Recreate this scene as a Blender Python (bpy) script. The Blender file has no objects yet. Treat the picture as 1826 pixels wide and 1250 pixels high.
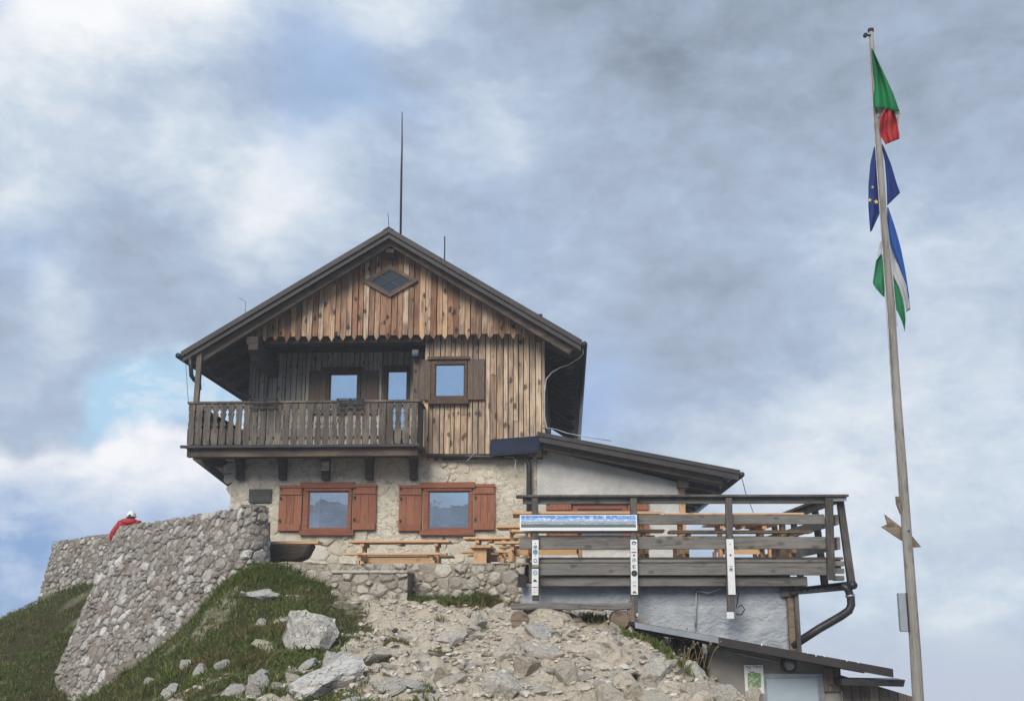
import bpy, bmesh, math, random
import numpy as np
from mathutils import Vector, Matrix

R = math.radians
random.seed(7)
rng = np.random.default_rng(11)
SC = bpy.context.scene
COL = SC.collection

# ------------------------------------------------------------------ camera
FPX, CX, CY, HOR = 1950.0, 913.0, 625.0, 1088.0      # focal length, centre and eye level in photo pixels
TH = math.atan((HOR - CY) / FPX)
cam_data = bpy.data.cameras.new('camera')
cam_data.sensor_width = 36.0
cam_data.lens = FPX / 1826.0 * 36.0
cam_data.clip_start, cam_data.clip_end = 0.1, 20000
cam = bpy.data.objects.new('camera', cam_data)
COL.objects.link(cam)
cam.location = (0, 0, 0)
cam.rotation_euler = (math.pi / 2 + TH, 0, 0)
SC.camera = cam
FWD = Vector((0, math.cos(TH), math.sin(TH)))
UPV = Vector((0, -math.sin(TH), math.cos(TH)))

def ray(px, py):
    return FWD + Vector((1, 0, 0)) * ((px - CX) / FPX) + UPV * ((CY - py) / FPX)

def P(px, py, D):
    """world point that lies D metres north of the photographer in the direction of that spot of the photo"""
    r = ray(px, py)
    return r * (D / r.y)

# ------------------------------------------------------------------ light
SUN_POS = Vector((-0.26, -0.80, 0.60)).normalized()
sun_data = bpy.data.lights.new('sun', 'SUN')
sun_data.energy = 3.1
sun_data.angle = R(32)
sun_data.color = (1.0, 0.93, 0.83)
sun = bpy.data.objects.new('sun', sun_data)
COL.objects.link(sun)
sun.rotation_euler = (-SUN_POS).to_track_quat('-Z', 'Y').to_euler()

SC.view_settings.view_transform = 'Standard'
SC.view_settings.look = 'None'
SC.view_settings.exposure = 0.12
SC.view_settings.gamma = 1.0
SC.view_settings.use_curve_mapping = False
SC.render.film_transparent = False
SC.cycles.max_bounces = 5; SC.cycles.diffuse_bounces = 2; SC.cycles.glossy_bounces = 3; SC.cycles.transmission_bounces = 2
SC.cycles.caustics_reflective = False; SC.cycles.caustics_refractive = False
SC.cycles.use_adaptive_sampling = True; SC.cycles.adaptive_threshold = 0.02

# ------------------------------------------------------------------ node helpers
class NT:
    def __init__(s, tree):
        s.t = tree; s.n = tree.nodes; s.l = tree.links
    def new(s, typ, **kw):
        n = s.n.new(typ)
        for k, v in kw.items():
            setattr(n, k, v)
        return n
    def put(s, sock, v):
        if hasattr(v, 'is_output') or isinstance(v, bpy.types.NodeSocket):
            s.l.new(v, sock)
        elif isinstance(v, (tuple, list)) and len(v) == 3 and sock.type == 'RGBA':
            sock.default_value = (*v, 1)
        else:
            sock.default_value = v
    def math(s, op, a, b=0.0, c=None, clamp=False):
        n = s.new('ShaderNodeMath', operation=op); n.use_clamp = clamp
        s.put(n.inputs[0], a); s.put(n.inputs[1], b)
        if c is not None: s.put(n.inputs[2], c)
        return n.outputs[0]
    def vmath(s, op, a, b=(0, 0, 0)):
        n = s.new('ShaderNodeVectorMath', operation=op)
        s.put(n.inputs[0], a); s.put(n.inputs[1], b)
        return n.outputs[1] if op in ('DISTANCE', 'DOT_PRODUCT', 'LENGTH') else n.outputs[0]
    def scale(s, a, f):
        n = s.new('ShaderNodeVectorMath', operation='SCALE'); s.put(n.inputs[0], a); s.put(n.inputs[3], f); return n.outputs[0]
    def noise(s, vec, sc, det=4.0, rough=0.55, dist=0.0):
        n = s.new('ShaderNodeTexNoise')
        s.put(n.inputs['Vector'], vec); s.put(n.inputs['Scale'], sc)
        n.inputs['Detail'].default_value = det; n.inputs['Roughness'].default_value = rough
        n.inputs['Distortion'].default_value = dist
        return n.outputs[0]
    def noisec(s, vec, sc, det=2.0):
        n = s.new('ShaderNodeTexNoise')
        s.put(n.inputs['Vector'], vec); s.put(n.inputs['Scale'], sc); n.inputs['Detail'].default_value = det
        return n.outputs[1]
    def voro(s, vec, sc, feat='F1', out=0):
        n = s.new('ShaderNodeTexVoronoi', feature=feat)
        s.put(n.inputs['Vector'], vec); s.put(n.inputs['Scale'], sc)
        return n.outputs[out]
    def ramp(s, fac, stops, interp='LINEAR'):
        n = s.new('ShaderNodeValToRGB'); cr = n.color_ramp; cr.interpolation = interp
        while len(cr.elements) < len(stops): cr.elements.new(0.5)
        for e, (p, c) in zip(cr.elements, stops):
            e.position = p
            if isinstance(c, (int, float)): c = (c, c, c)
            e.color = (*c, 1)
        s.put(n.inputs[0], fac)
        return n.outputs[0]
    def mix(s, f, a, b, mode='MIX'):
        n = s.new('ShaderNodeMix', data_type='RGBA', blend_type=mode)
        s.put(n.inputs[0], f); s.put(n.inputs[6], a); s.put(n.inputs[7], b)
        return n.outputs[2]
    def mapr(s, v, a, b, c=0.0, d=1.0, smooth=True):
        n = s.new('ShaderNodeMapRange'); n.interpolation_type = 'SMOOTHSTEP' if smooth else 'LINEAR'
        s.put(n.inputs[0], v)
        for i, x in enumerate((a, b, c, d)): n.inputs[i + 1].default_value = x
        return n.outputs[0]
    def mapping(s, vec, scale=(1, 1, 1), rot=(0, 0, 0), loc=(0, 0, 0)):
        n = s.new('ShaderNodeMapping'); s.put(n.inputs[0], vec)
        n.inputs[1].default_value = loc; n.inputs[2].default_value = rot; n.inputs[3].default_value = scale
        return n.outputs[0]

# ------------------------------------------------------------------ world: broken cloud over a blue sky
world = bpy.data.worlds.new('World'); SC.world = world; world.use_nodes = True
W = NT(world.node_tree); W.n.clear()
sky = W.new('ShaderNodeTexSky', sky_type='NISHITA')
sky.sun_disc = False
sky.sun_elevation = math.asin(SUN_POS.z)
sky.sun_rotation = math.atan2(SUN_POS.x, SUN_POS.y)
sky.altitude = 2500
tc = W.new('ShaderNodeTexCoord')
Dv = tc.outputs['Generated']
# slow warp so that no cloud edge is round
wc = W.vmath('SUBTRACT', W.noisec(Dv, 2.6, 2.0), (0.5, 0.5, 0.5))
wc2 = W.vmath('SUBTRACT', W.noisec(Dv, 9.0, 3.0), (0.5, 0.5, 0.5))
Dw = W.vmath('ADD', W.vmath('ADD', Dv, W.scale(wc, 0.20)), W.scale(wc2, 0.10))
Dn = W.vmath('ADD', W.mapping(Dv, scale=(1, 1, 1.5)), W.scale(wc2, 0.05))
n_big = W.noise(Dn, 3.4, 4.0, 0.56)
n_mid = W.noise(W.mapping(Dn, loc=(3.1, 1.7, .4)), 9.0, 5.0, 0.60)
n_fin = W.noise(W.mapping(Dn, loc=(1.1, 4.7, 2.4), scale=(1, 1, 1.3)), 26.0, 4.0, 0.62)
n_str = W.noise(W.mapping(Dv, scale=(1.0, 1.0, 2.2), loc=(7, 2, 1)), 5.0, 4.0, 0.58)
sep = W.new('ShaderNodeSeparateXYZ'); W.put(sep.inputs[0], Dv)

def blob(px, py, rad, w, lo=0.0, hi=1.25, vec=None):
    d = W.vmath('DISTANCE', Dw if vec is None else vec, tuple(ray(px, py).normalized()))
    return W.mapr(d, rad / FPX * lo, rad / FPX * hi, w, 0.0)
def blob_sum(lst):
    acc = None
    for q in lst:
        m = blob(*q); acc = m if acc is None else W.math('ADD', acc, m)
    return acc

bright = blob_sum([(190, 10, 290, .60), (360, 20, 150, .16), (560, -20, 170, .10), (800, -20, 170, .22), (335, 250, 110, .26), (440, 275, 150, .26), (540, 300, 130, .18), (530, 370, 140, .10),
                   (20, 255, 130, .26), (150, 300, 120, .12), (920, 240, 170, .16), (1180, 380, 170, .10), (1420, 215, 140, .12), (1700, 330, 220, .10),
                   (450, 420, 120, .12), (90, 480, 70, .16), (130, 560, 120, .10), (1560, 640, 330, .10), (60, 680, 190, .13), (250, 560, 150, .08), (640, 330, 150, .05), (1350, 790, 260, .20), (1700, 1000, 560, .16),
                   (280, 150, 210, -.12), (230, 210, 130, -.10), (60, 150, 140, -.06), (480, 160, 170, -.14), (650, 260, 160, -.08), (1130, 120, 330, -.15), (1320, 140, 260, -.10), (1700, 60, 330, -.17), (1060, 60, 200, -.03),
                   (330, 530, 180, -.08), (150, 640, 190, -.05), (40, 740, 130, -.05), (1250, 480, 260, -.05), (1200, 640, 260, -.10), (960, 400, 170, -.08), (1450, 620, 240, -.08), (30, 560, 120, -.06)])
bval = W.math('ADD', W.math('ADD', 0.42, W.math('MULTIPLY', bright, 1.15)),
              W.math('ADD', W.math('MULTIPLY', W.math('SUBTRACT', n_big, 0.5), 0.34),
                     W.math('ADD', W.math('MULTIPLY', W.math('SUBTRACT', n_mid, 0.5), 0.66),
                            W.math('MULTIPLY', W.math('SUBTRACT', n_fin, 0.5), 0.34))))
cloud = W.ramp(bval, [(0.0, (.215, .262, .340)), (0.22, (.300, .365, .465)), (0.45, (.400, .490, .630)),
                      (0.64, (.560, .645, .745)), (0.82, (.750, .795, .845)), (1.0, (.90, .91, .93))])
# blue gaps
blue = blob_sum([(560, 150, 170, .55), (20, 25, 60, .8), (640, 200, 150, .4), (60, 440, 110, .35), (1080, 720, 170, .40), (860, 420, 150, .30), (1000, 690, 130, .35), (480, 640, 100, .3)])
bl = W.mapr(W.math('ADD', blue, W.math('MULTIPLY', W.math('SUBTRACT', n_mid, 0.5), 0.9)), -0.05, 0.95, 0.0, 0.80)
# elsewhere the cover is broken: blue shows between the clouds overhead and behind the photographer
nb = W.mapr(n_str, 0.46, 0.60, 0.0, 0.55)
bl = W.math('MAXIMUM', bl, W.math('MULTIPLY', nb, W.mapr(sep.outputs[1], 0.35, -0.15, 0.0, 1.0)))
skyc = W.vmath('MULTIPLY', sky.outputs[0], (0.72, 1.02, 1.18))
cl10 = W.scale(cloud, 10.0)
skyb = W.vmath('MAXIMUM', skyc, (3.1, 4.7, 7.6))
mixc = W.mix(bl, cl10, W.mix(.15, skyb, cl10))
# low on the left: a clear gap with a bright cumulus bank below it, its foot in blue haze
Dc = W.vmath('ADD', Dv, W.vmath('ADD', W.scale(wc2, 0.075), W.scale(W.vmath('SUBTRACT', W.noisec(Dv, 30.0, 3.0), (.5, .5, .5)), 0.030)))
gap = W.math('MAXIMUM', W.math('MAXIMUM', blob(250, 722, 100, 1.0, .55, 1.15, Dc), blob(340, 700, 90, .9, .4, 1.2, Dc)), W.math('MAXIMUM', blob(180, 765, 60, .8, .3, 1.2, Dc), blob(420, 720, 90, .9, .4, 1.2, Dc)))
mixc = W.mix(gap, mixc, W.mix(W.mapr(n_fin, .5, .68, 0, .5), (4.2, 6.3, 8.2), (7.4, 8.1, 8.7)))
cum = W.math('MAXIMUM', W.math('MAXIMUM', blob(215, 925, 165, 1.0, .78, 1.06, Dc), blob(330, 930, 150, 1.0, .75, 1.06, Dc)), W.math('MAXIMUM', blob(90, 920, 150, 1.0, .72, 1.08, Dc), blob(-20, 930, 150, 1.0, .70, 1.1, Dc)))
cum = W.math('MAXIMUM', cum, blob(450, 900, 140, 1.0, .6, 1.1, Dc))
lit = W.math('ADD', W.mapr(sep.outputs[2], .055, .135, 0.0, 1.0), W.math('ADD', W.math('MULTIPLY', W.math('SUBTRACT', n_mid, .5), 1.3), W.math('MULTIPLY', W.math('SUBTRACT', n_fin, .5), .7)))
cumc = W.ramp(lit, [(0.0, (.30, .42, .64)), (.35, (.47, .57, .74)), (.7, (.70, .75, .83)), (1.0, (.90, .90, .93))])
mixc = W.mix(cum, mixc, W.scale(cumc, 10.0))
low = W.math('MULTIPLY', W.math('MAXIMUM', blob(60, 1010, 200, 1.0, .2, 1.0), blob(300, 960, 120, .6, .2, 1.0)), .9)
mixc = W.mix(low, mixc, W.mix(W.mapr(n_mid, .40, .62), (2.3, 3.7, 6.2), (5.2, 6.2, 7.8)))
# below eye level the summit stands above a bank of pale mist
mist = W.mapr(sep.outputs[2], 0.015, -0.06, 0.0, 1.0)
mixc = W.mix(mist, mixc, (5.0, 5.6, 6.7))
bg = W.new('ShaderNodeBackground'); W.put(bg.inputs[0], mixc); bg.inputs[1].default_value = 0.1
out = W.new('ShaderNodeOutputWorld'); W.l.new(bg.outputs[0], out.inputs[0])
world.cycles.sampling_method = 'MANUAL'; world.cycles.sample_map_resolution = 512

# ------------------------------------------------------------------ materials
def mat(name):
    m = bpy.data.materials.new(name); m.use_nodes = True
    t = NT(m.node_tree); b = t.n['Principled BSDF']
    return m, t, b

def bump(t, b, h, strength=0.4, dist=0.02):
    n = t.new('ShaderNodeBump'); n.inputs['Strength'].default_value = strength; n.inputs['Distance'].default_value = dist
    t.put(n.inputs['Height'], h); t.l.new(n.outputs[0], b.inputs['Normal'])

def objcoord(t, rand=True):
    tcn = t.new('ShaderNodeTexCoord'); v = tcn.outputs['Object']
    oi = t.new('ShaderNodeObjectInfo')
    if rand:
        v = t.vmath('ADD', v, t.scale((13.7, 7.3, 31.1), oi.outputs['Random']))
    return v, oi.outputs['Random']

def wood(name, cols, axis=2, grain=26.0, knots=0.8, dark=(.035, .026, .020), weather=None, wamt=0.6, streak=0.75, rough=0.85, bs=0.5, kscale=7.0):
    m, t, b = mat(name)
    v, rnd = objcoord(t)
    sc = [1, 1, 1]; sc[axis] = 0.05
    vg = t.mapping(v, scale=tuple(sc))
    sk = [1, 1, 1]; sk[axis] = 0.55
    base = t.ramp(rnd, [(i / max(1, len(cols) - 1), c) for i, c in enumerate(cols)])
    st = t.noise(vg, grain, 6.0, 0.65, 0.3)
    st2 = t.noise(vg, grain * 3.2, 3.0, 0.6)
    col = t.mix(t.mapr(st, 0.48, 0.64, 0.0, streak), base, t.mix(0.35, dark, base))
    col = t.mix(t.mapr(st2, 0.52, 0.66, 0.0, 0.55), col, t.mix(0.55, dark, base))
    col = t.mix(t.mapr(st2, 0.48, 0.28, 0.0, 0.30), col, t.mix(0.5, base, (.75, .66, .52)))
    if weather:
        w = t.noise(t.mapping(v, scale=tuple(0.35 if i == axis else 1 for i in range(3))), 3.2, 5.0, 0.6)
        col = t.mix(t.mapr(w, 0.45, 0.66, 0.0, wamt), col, weather)
    if knots:
        vk = t.vmath('ADD', t.mapping(v, scale=tuple(sk)), t.scale(t.noisec(v, 9.0), 0.05))
        d = t.voro(vk, kscale, 'F1', 0)
        km = t.mapr(t.math('ADD', d, t.math('MULTIPLY', t.math('SUBTRACT', st2, .5), .25)), 0.27, 0.15, 0.0, knots)
        col = t.mix(km, col, dark)
    t.put(b.inputs['Base Color'], col)
    b.inputs['Roughness'].default_value = rough
    b.inputs['Specular IOR Level'].default_value = 0.25
    bump(t, b, t.math('ADD', st, t.math('MULTIPLY', st2, 0.5)), bs, 0.012)
    return m

def plain(name, col, rough=0.6, metal=0.0, var=0.25, scale=6.0, bs=0.0, spec=0.4):
    m, t, b = mat(name)
    v, rnd = objcoord(t)
    n = t.noise(v, scale, 6.0, 0.6)
    c = t.mix(t.mapr(n, 0.35, 0.7, 0.0, 1.0), tuple(x * (1 - var) for x in col), tuple(min(1, x * (1 + var)) for x in col))
    t.put(b.inputs['Base Color'], c)
    b.inputs['Roughness'].default_value = rough; b.inputs['Metallic'].default_value = metal
    b.inputs['Specular IOR Level'].default_value = spec
    if bs: bump(t, b, t.noise(v, scale * 6, 4.0), bs, 0.01)
    return m

def plaster(name, c1, c2, c3, bs=0.9, bd=0.03, sc=7.0, crack=0.0):
    m, t, b = mat(name)
    v, rnd = objcoord(t)
    w = t.vmath('ADD', v, t.scale(t.noisec(v, 4.0, 3.0), 0.22))
    n1 = t.noise(w, 1.7, 6.0, 0.6, 0.4); n2 = t.noise(w, sc, 6.0, 0.62, 0.45); n3 = t.noise(v, 40.0, 3.0)
    rid = t.math('ABSOLUTE', t.math('SUBTRACT', n2, 0.5))
    col = t.mix(t.mapr(n1, 0.38, 0.66), c1, c2)
    col = t.mix(t.mapr(rid, 0.03, 0.0, 0.0, 0.22), col, c3)
    col = t.mix(t.mapr(n3, 0.55, 0.75, 0.0, 0.25), col, c3)
    if crack:
        wk = t.vmath('ADD', v, t.scale(t.noisec(v, 6.0, 5.0), 0.30)); ed = t.voro(wk, 3.0, 'DISTANCE_TO_EDGE', 0)
        ck = t.math('MULTIPLY', t.mapr(ed, .045, .0, 0, crack), t.mapr(n1, .40, .52))
        col = t.mix(ck, col, (.16, .13, .095))
        col = t.mix(t.mapr(t.noise(w, 16.0, 4.0, .6), .60, .68, 0, crack), col, (.22, .185, .135))
    t.put(b.inputs['Base Color'], col); b.inputs['Roughness'].default_value = 0.95
    b.inputs['Specular IOR Level'].default_value = 0.15
    n4 = t.noise(t.mapping(w, scale=(.55, .55, 1.3), rot=(0, .35, 0)), sc * 1.6, 5.0, .55)
    h = t.math('ADD', t.math('MULTIPLY', n4, 1.1), t.math('ADD', t.math('MULTIPLY', n2, 0.5), t.math('MULTIPLY', n3, 0.15)))
    bump(t, b, h, bs, bd)
    return m

def stone(name, cols, lichen=(.10, .095, .085), la=0.55, crack=0.5, bs=0.7, rough=0.93, white=0.0, ls=3.5, island=False):
    m, t, b = mat(name)
    v, rnd = objcoord(t)
    if island: rnd = t.new('ShaderNodeNewGeometry').outputs['Random Per Island']
    base = t.ramp(rnd, [(i / max(1, len(cols) - 1), c) for i, c in enumerate(cols)])
    w = t.vmath('ADD', v, t.scale(t.noisec(v, 4.0, 5.0), 0.42))
    n1 = t.noise(v, ls, 8.0, 0.68, 0.5); n2 = t.noise(v, 22.0, 6.0, 0.65); n3 = t.noise(v, 80.0, 3.0, 0.6)
    col = t.mix(t.mapr(n2, 0.35, 0.65, 0.0, 0.5), base, t.mix(0.5, base, (.62, .60, .56)))
    col = t.mix(t.mapr(n1, 0.50, 0.68, 0.0, la), col, lichen)
    col = t.mix(t.mapr(n3, 0.56, 0.74, 0.0, 0.5), col, lichen)
    e = t.voro(w, 3.2, 'DISTANCE_TO_EDGE', 0)
    cm = t.mapr(t.math('ADD', e, t.math('MULTIPLY', t.math('SUBTRACT', n1, .5), .16)), 0.025, 0.0, 0.0, crack)
    col = t.mix(cm, col, (.07, .06, .05))
    t.put(b.inputs['Base Color'], col); b.inputs['Roughness'].default_value = rough
    b.inputs['Specular IOR Level'].default_value = 0.2
    h = t.math('ADD', t.math('MULTIPLY', n1, 0.7), t.math('ADD', t.math('MULTIPLY', n2, 0.7), t.math('MULTIPLY', n3, 0.25)))
    h = t.math('SUBTRACT', h, t.math('MULTIPLY', cm, 0.5))
    bump(t, b, h, bs, 0.04)
    return m

M = {}
M['gable'] = wood('gable_board_wood', [(.24, .115, .064), (.44, .25, .145), (.62, .42, .265), (.30, .150, .085), (.54, .345, .21), (.19, .105, .070), (.42, .28, .19), (.60, .45, .32), (.34, .19, .11)],
                  knots=0.85, weather=(.13, .082, .056), wamt=0.8, kscale=5.2, streak=.95, dark=(.022, .015, .012), grain=32)
M['block'] = wood('wall_board_wood', [(.42, .27, .165), (.62, .445, .295), (.68, .53, .375), (.36, .245, .165), (.55, .42, .305), (.65, .475, .315), (.32, .25, .195)],
                  knots=0.75, weather=(.20, .155, .118), wamt=0.7, kscale=5.0, streak=.95, dark=(.025, .018, .014), grain=32)
M['recess'] = wood('grey_board_wood', [(.36, .32, .27), (.48, .435, .375), (.58, .53, .46), (.32, .28, .235), (.52, .48, .425)], knots=0.7, weather=(.30, .26, .21), wamt=0.5)
M['rail'] = wood('balcony_wood', [(.070, .060, .051), (.115, .101, .086), (.088, .075, .063), (.135, .118, .100)], knots=0.4, weather=(.26, .215, .165), wamt=0.55, grain=20)
M['darkwood'] = wood('dark_beam_wood', [(.045, .035, .028), (.070, .054, .042), (.055, .043, .034)], axis=0, knots=0.0, weather=(.085, .065, .05), wamt=0.5)
M['darkwood_d'] = wood('dark_joist_wood', [(.048, .038, .032), (.070, .055, .045)], axis=1, knots=0.0, weather=(.07, .055, .042), wamt=0.4)
M['soffit'] = wood('soffit_wood', [(.11, .095, .085), (.15, .13, .115)], axis=1, knots=0.0, weather=(.09, .075, .065), wamt=0.4)
M['rafter'] = wood('rafter_wood', [(.075, .058, .045), (.11, .085, .065)], axis=0, knots=0.4, weather=(.19, .15, .115), wamt=0.5)
M['deck'] = wood('deck_rail_wood', [(.125, .118, .108), (.175, .165, .15), (.145, .135, .122)], axis=0, knots=0.5, weather=(.25, .235, .21), wamt=0.6, dark=(.03, .028, .026))
M['post'] = wood('deck_post_wood', [(.075, .068, .062), (.11, .10, .092)], axis=2, knots=0.3, weather=(.17, .155, .14), wamt=0.6)
M['pole'] = wood('pole_wood', [(.25, .235, .21), (.26, .245, .22)], axis=2, grain=30, knots=0.3, weather=(.33, .31, .28), wamt=0.7, dark=(.06, .05, .04))
M['table'] = wood('new_larch_wood', [(.60, .37, .20), (.68, .45, .265), (.56, .335, .175)], axis=0, knots=0.5, dark=(.24, .12, .055), streak=0.35, bs=0.2)
M['table_leg'] = wood('new_larch_leg_wood', [(.55, .33, .175), (.62, .395, .225)], axis=2, knots=0.5, dark=(.22, .11, .05), streak=0.35, bs=0.2)
M['shutter'] = wood('red_shutter_wood', [(.27, .105, .058), (.31, .128, .072), (.235, .088, .050)], axis=2, knots=0.35, dark=(.11, .030, .020), streak=0.5, bs=0.25, rough=0.7)
M['frame_red'] = wood('red_frame_wood', [(.27, .10, .055), (.23, .082, .046)], axis=0, knots=0.0, dark=(.07, .02, .012), streak=0.5, bs=0.25, rough=0.65)
M['shutter_b'] = wood('brown_shutter_wood', [(.125, .090, .072), (.14, .104, .082)], axis=2, knots=0.1, dark=(.06, .043, .034), streak=0.4, bs=0.2)
M['frame_b'] = wood('brown_frame_wood', [(.085, .055, .042), (.11, .072, .054)], axis=0, knots=0.0, dark=(.03, .02, .016), streak=0.4, bs=0.2)
M['log'] = wood('log_wood', [(.20, .15, .105), (.26, .205, .15)], axis=0, knots=0.5, weather=(.10, .08, .06), wamt=0.6)
M['shed_wood'] = wood('shed_board_wood', [(.20, .155, .12), (.30, .235, .185), (.24, .185, .145), (.17, .14, .115)], axis=2, knots=0.5, weather=(.14, .12, .105), wamt=0.5)
M['roof'] = plain('roof_metal', (.036, .031, .030), 0.55, 0.0, 0.22, 2.5, 0.15)
M['gutter'] = plain('gutter_metal', (.040, .038, .040), 0.45, 0.4, 0.3, 3.0)
M['iron'] = plain('dark_iron', (.028, .026, .026), 0.55, 0.5, 0.3, 10.0)
M['steel'] = plain('grey_steel', (.34, .36, .38), 0.42, 0.6, 0.2, 5.0)
M['zinc'] = plain('zinc_strip', (.30, .33, .36), 0.5, 0.3, 0.12, 4.0)
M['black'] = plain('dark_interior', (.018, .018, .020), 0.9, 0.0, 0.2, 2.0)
M['white'] = plain('white_print', (.74, .745, .74), 0.5, 0.0, 0.05, 8.0)
M['cable'] = plain('pale_cable', (.42, .42, .42), 0.6)
M['plaque'] = plain('slate_plaque', (.050, .049, .046), 0.55, 0.2, 0.3, 14.0, 0.2)
M['plaster_l'] = plaster('cream_render', (.57, .515, .405), (.66, .615, .515), (.36, .31, .235), 1.0, 0.04, 8.0, .6)
M['plaster_r'] = plaster('grey_render', (.50, .495, .465), (.61, .605, .575), (.36, .35, .325), 0.6, 0.03, 10.0)
M['plaster_b'] = plaster('blue_grey_render', (.36, .39, .42), (.44, .47, .50), (.31, .335, .36), 0.85, 0.035, 11.0)
M['concrete'] = plaster('shed_concrete', (.25, .235, .21), (.33, .31, .28), (.18, .17, .15), 0.35, 0.015, 9.0)
M['wstone'] = stone('facade_stone', [(.55, .50, .39), (.61, .57, .465), (.52, .46, .35), (.65, .625, .545), (.58, .505, .375)], lichen=(.36, .315, .235), la=0.5, crack=0.4, bs=0.6)
M['rstone'] = stone('rubble_stone', [(.27, .24, .20), (.43, .40, .36), (.22, .19, .16), (.52, .495, .455), (.34, .275, .23), (.68, .66, .62), (.30, .265, .23), (.39, .355, .315), (.24, .20, .165)], lichen=(.09, .08, .068), la=0.7, crack=0.5, ls=9.0, bs=1.0)
M['tstone'] = stone('terrace_stone', [(.40, .36, .29), (.52, .48, .40), (.34, .30, .25), (.47, .43, .34), (.38, .35, .31)], lichen=(.13, .115, .09), la=0.5, crack=0.5, ls=5.0)
M['mortar'] = plaster('wall_mortar', (.22, .19, .155), (.30, .265, .22), (.12, .10, .08), 1.0, 0.05, 14.0)
M['mortar_l'] = plaster('pale_mortar', (.26, .22, .17), (.34, .295, .235), (.14, .115, .09), 0.9, 0.04, 12.0)
M['rock'] = stone('limestone', [(.66, .605, .505), (.60, .525, .415), (.69, .65, .57), (.54, .465, .355), (.64, .57, .46)], lichen=(.30, .26, .20), la=0.5, crack=0.6, bs=0.9)
M['rock_w'] = stone('white_limestone', [(.66, .635, .585), (.60, .57, .515)], lichen=(.22, .20, .165), la=0.55, crack=0.9, bs=0.9, ls=4.5)

def flagmat(name, c):
    m, t, b = mat(name)
    v, _ = objcoord(t)
    wv = t.noise(v, 220.0, 2.0)
    t.put(b.inputs['Base Color'], t.mix(t.mapr(wv, 0.3, 0.7, 0.0, 0.25), c, tuple(x * 0.8 for x in c)))
    b.inputs['Roughness'].default_value = 0.8
    tr = t.new('ShaderNodeBsdfTranslucent'); tr.inputs[0].default_value = (*c, 1)
    mx = t.new('ShaderNodeMixShader'); mx.inputs[0].default_value = 0.35
    o = t.n['Material Output']
    t.l.new(b.outputs[0], mx.inputs[1]); t.l.new(tr.outputs[0], mx.inputs[2]); t.l.new(mx.outputs[0], o.inputs[0])
    return m
M['f_green'] = flagmat('green_cloth', (.012, .26, .085)); M['f_white'] = flagmat('white_cloth', (.62, .63, .65)); M['f_red'] = flagmat('red_cloth', (.52, .045, .05))
M['f_blue'] = flagmat('navy_cloth', (.025, .055, .26)); M['f_sky'] = flagmat('blue_cloth', (.03, .13, .48)); M['f_green2'] = flagmat('pale_green_cloth', (.035, .28, .125))
M['f_star'] = plain('yellow_star', (.62, .47, .10), 0.7)
M['jacket'] = plain('red_jacket', (.40, .030, .035), 0.75, 0, 0.3, 12.0, 0.4)
M['trousers'] = plain('dark_trousers', (.04, .042, .05), 0.85); M['skin'] = plain('skin', (.52, .30, .22), 0.6, 0, 0.1)
M['cap'] = plain('white_cap', (.80, .81, .82), 0.7, 0, 0.06); M['hair'] = plain('dark_hair', (.022, .018, .018), 0.6)

def glassmat(name, refl=0.72, tint=(.80, .86, .92)):
    m, t, b = mat(name)
    g = t.new('ShaderNodeBsdfGlossy'); g.inputs[0].default_value = (*tint, 1); g.inputs[1].default_value = 0.012
    v, _ = objcoord(t)
    n = t.new('ShaderNodeBump'); n.inputs['Strength'].default_value = 0.10; n.inputs['Distance'].default_value = 0.01
    t.put(n.inputs['Height'], t.noise(v, 2.5, 2.0)); t.l.new(n.outputs[0], g.inputs['Normal'])
    tp = t.new('ShaderNodeBsdfTransparent'); tp.inputs[0].default_value = (.8, .85, .85, 1)
    mx = t.new('ShaderNodeMixShader'); mx.inputs[0].default_value = refl
    o = t.n['Material Output']
    t.l.new(tp.outputs[0], mx.inputs[1]); t.l.new(g.outputs[0], mx.inputs[2]); t.l.new(mx.outputs[0], o.inputs[0])
    return m
M['glass'] = glassmat('window_glass', 0.64); M['glass_d'] = glassmat('dark_glass', 0.07)
M['curtain'] = plain('white_curtain', (.80, .82, .84), 0.8)

M['sky_pane'] = plain('sky_reflection_pane', (.42, .50, .56), 0.25, 0.0, 0.08, 2.0)  # pale grey-blue painted in for the bright sky reflected in the shed window
M['rstone_i'] = stone('small_rubble_stone', [(.27, .24, .20), (.43, .40, .36), (.22, .19, .16), (.52, .495, .455), (.34, .275, .23), (.68, .66, .62), (.30, .265, .23), (.39, .355, .315), (.24, .20, .165)], lichen=(.09, .08, .068), la=0.7, crack=0.5, ls=9.0, bs=1.0, island=True)
M['tstone_i'] = stone('small_terrace_stone', [(.40, .36, .29), (.52, .48, .40), (.34, .30, .25), (.47, .43, .34), (.38, .35, .31)], lichen=(.13, .115, .09), la=0.5, crack=0.5, ls=5.0, island=True)
M['glass_l'] = glassmat('lower_window_glass', 0.52)
M['rock_i'] = stone('small_limestone', [(.66, .605, .505), (.60, .525, .415), (.69, .65, .57), (.54, .465, .355), (.64, .57, .46)], lichen=(.30, .26, .20), la=0.5, crack=0.6, bs=0.9, island=True)

# ------------------------------------------------------------------ mesh helpers
def link(o, parent=None):
    COL.objects.link(o)
    if parent is not None: o.parent = parent
    return o

def tag(o, label, cat, group=None):
    o['label'] = label; o['category'] = cat
    if group: o['group'] = group
    return o

def struct(o):
    o['kind'] = 'structure'; return o

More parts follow.
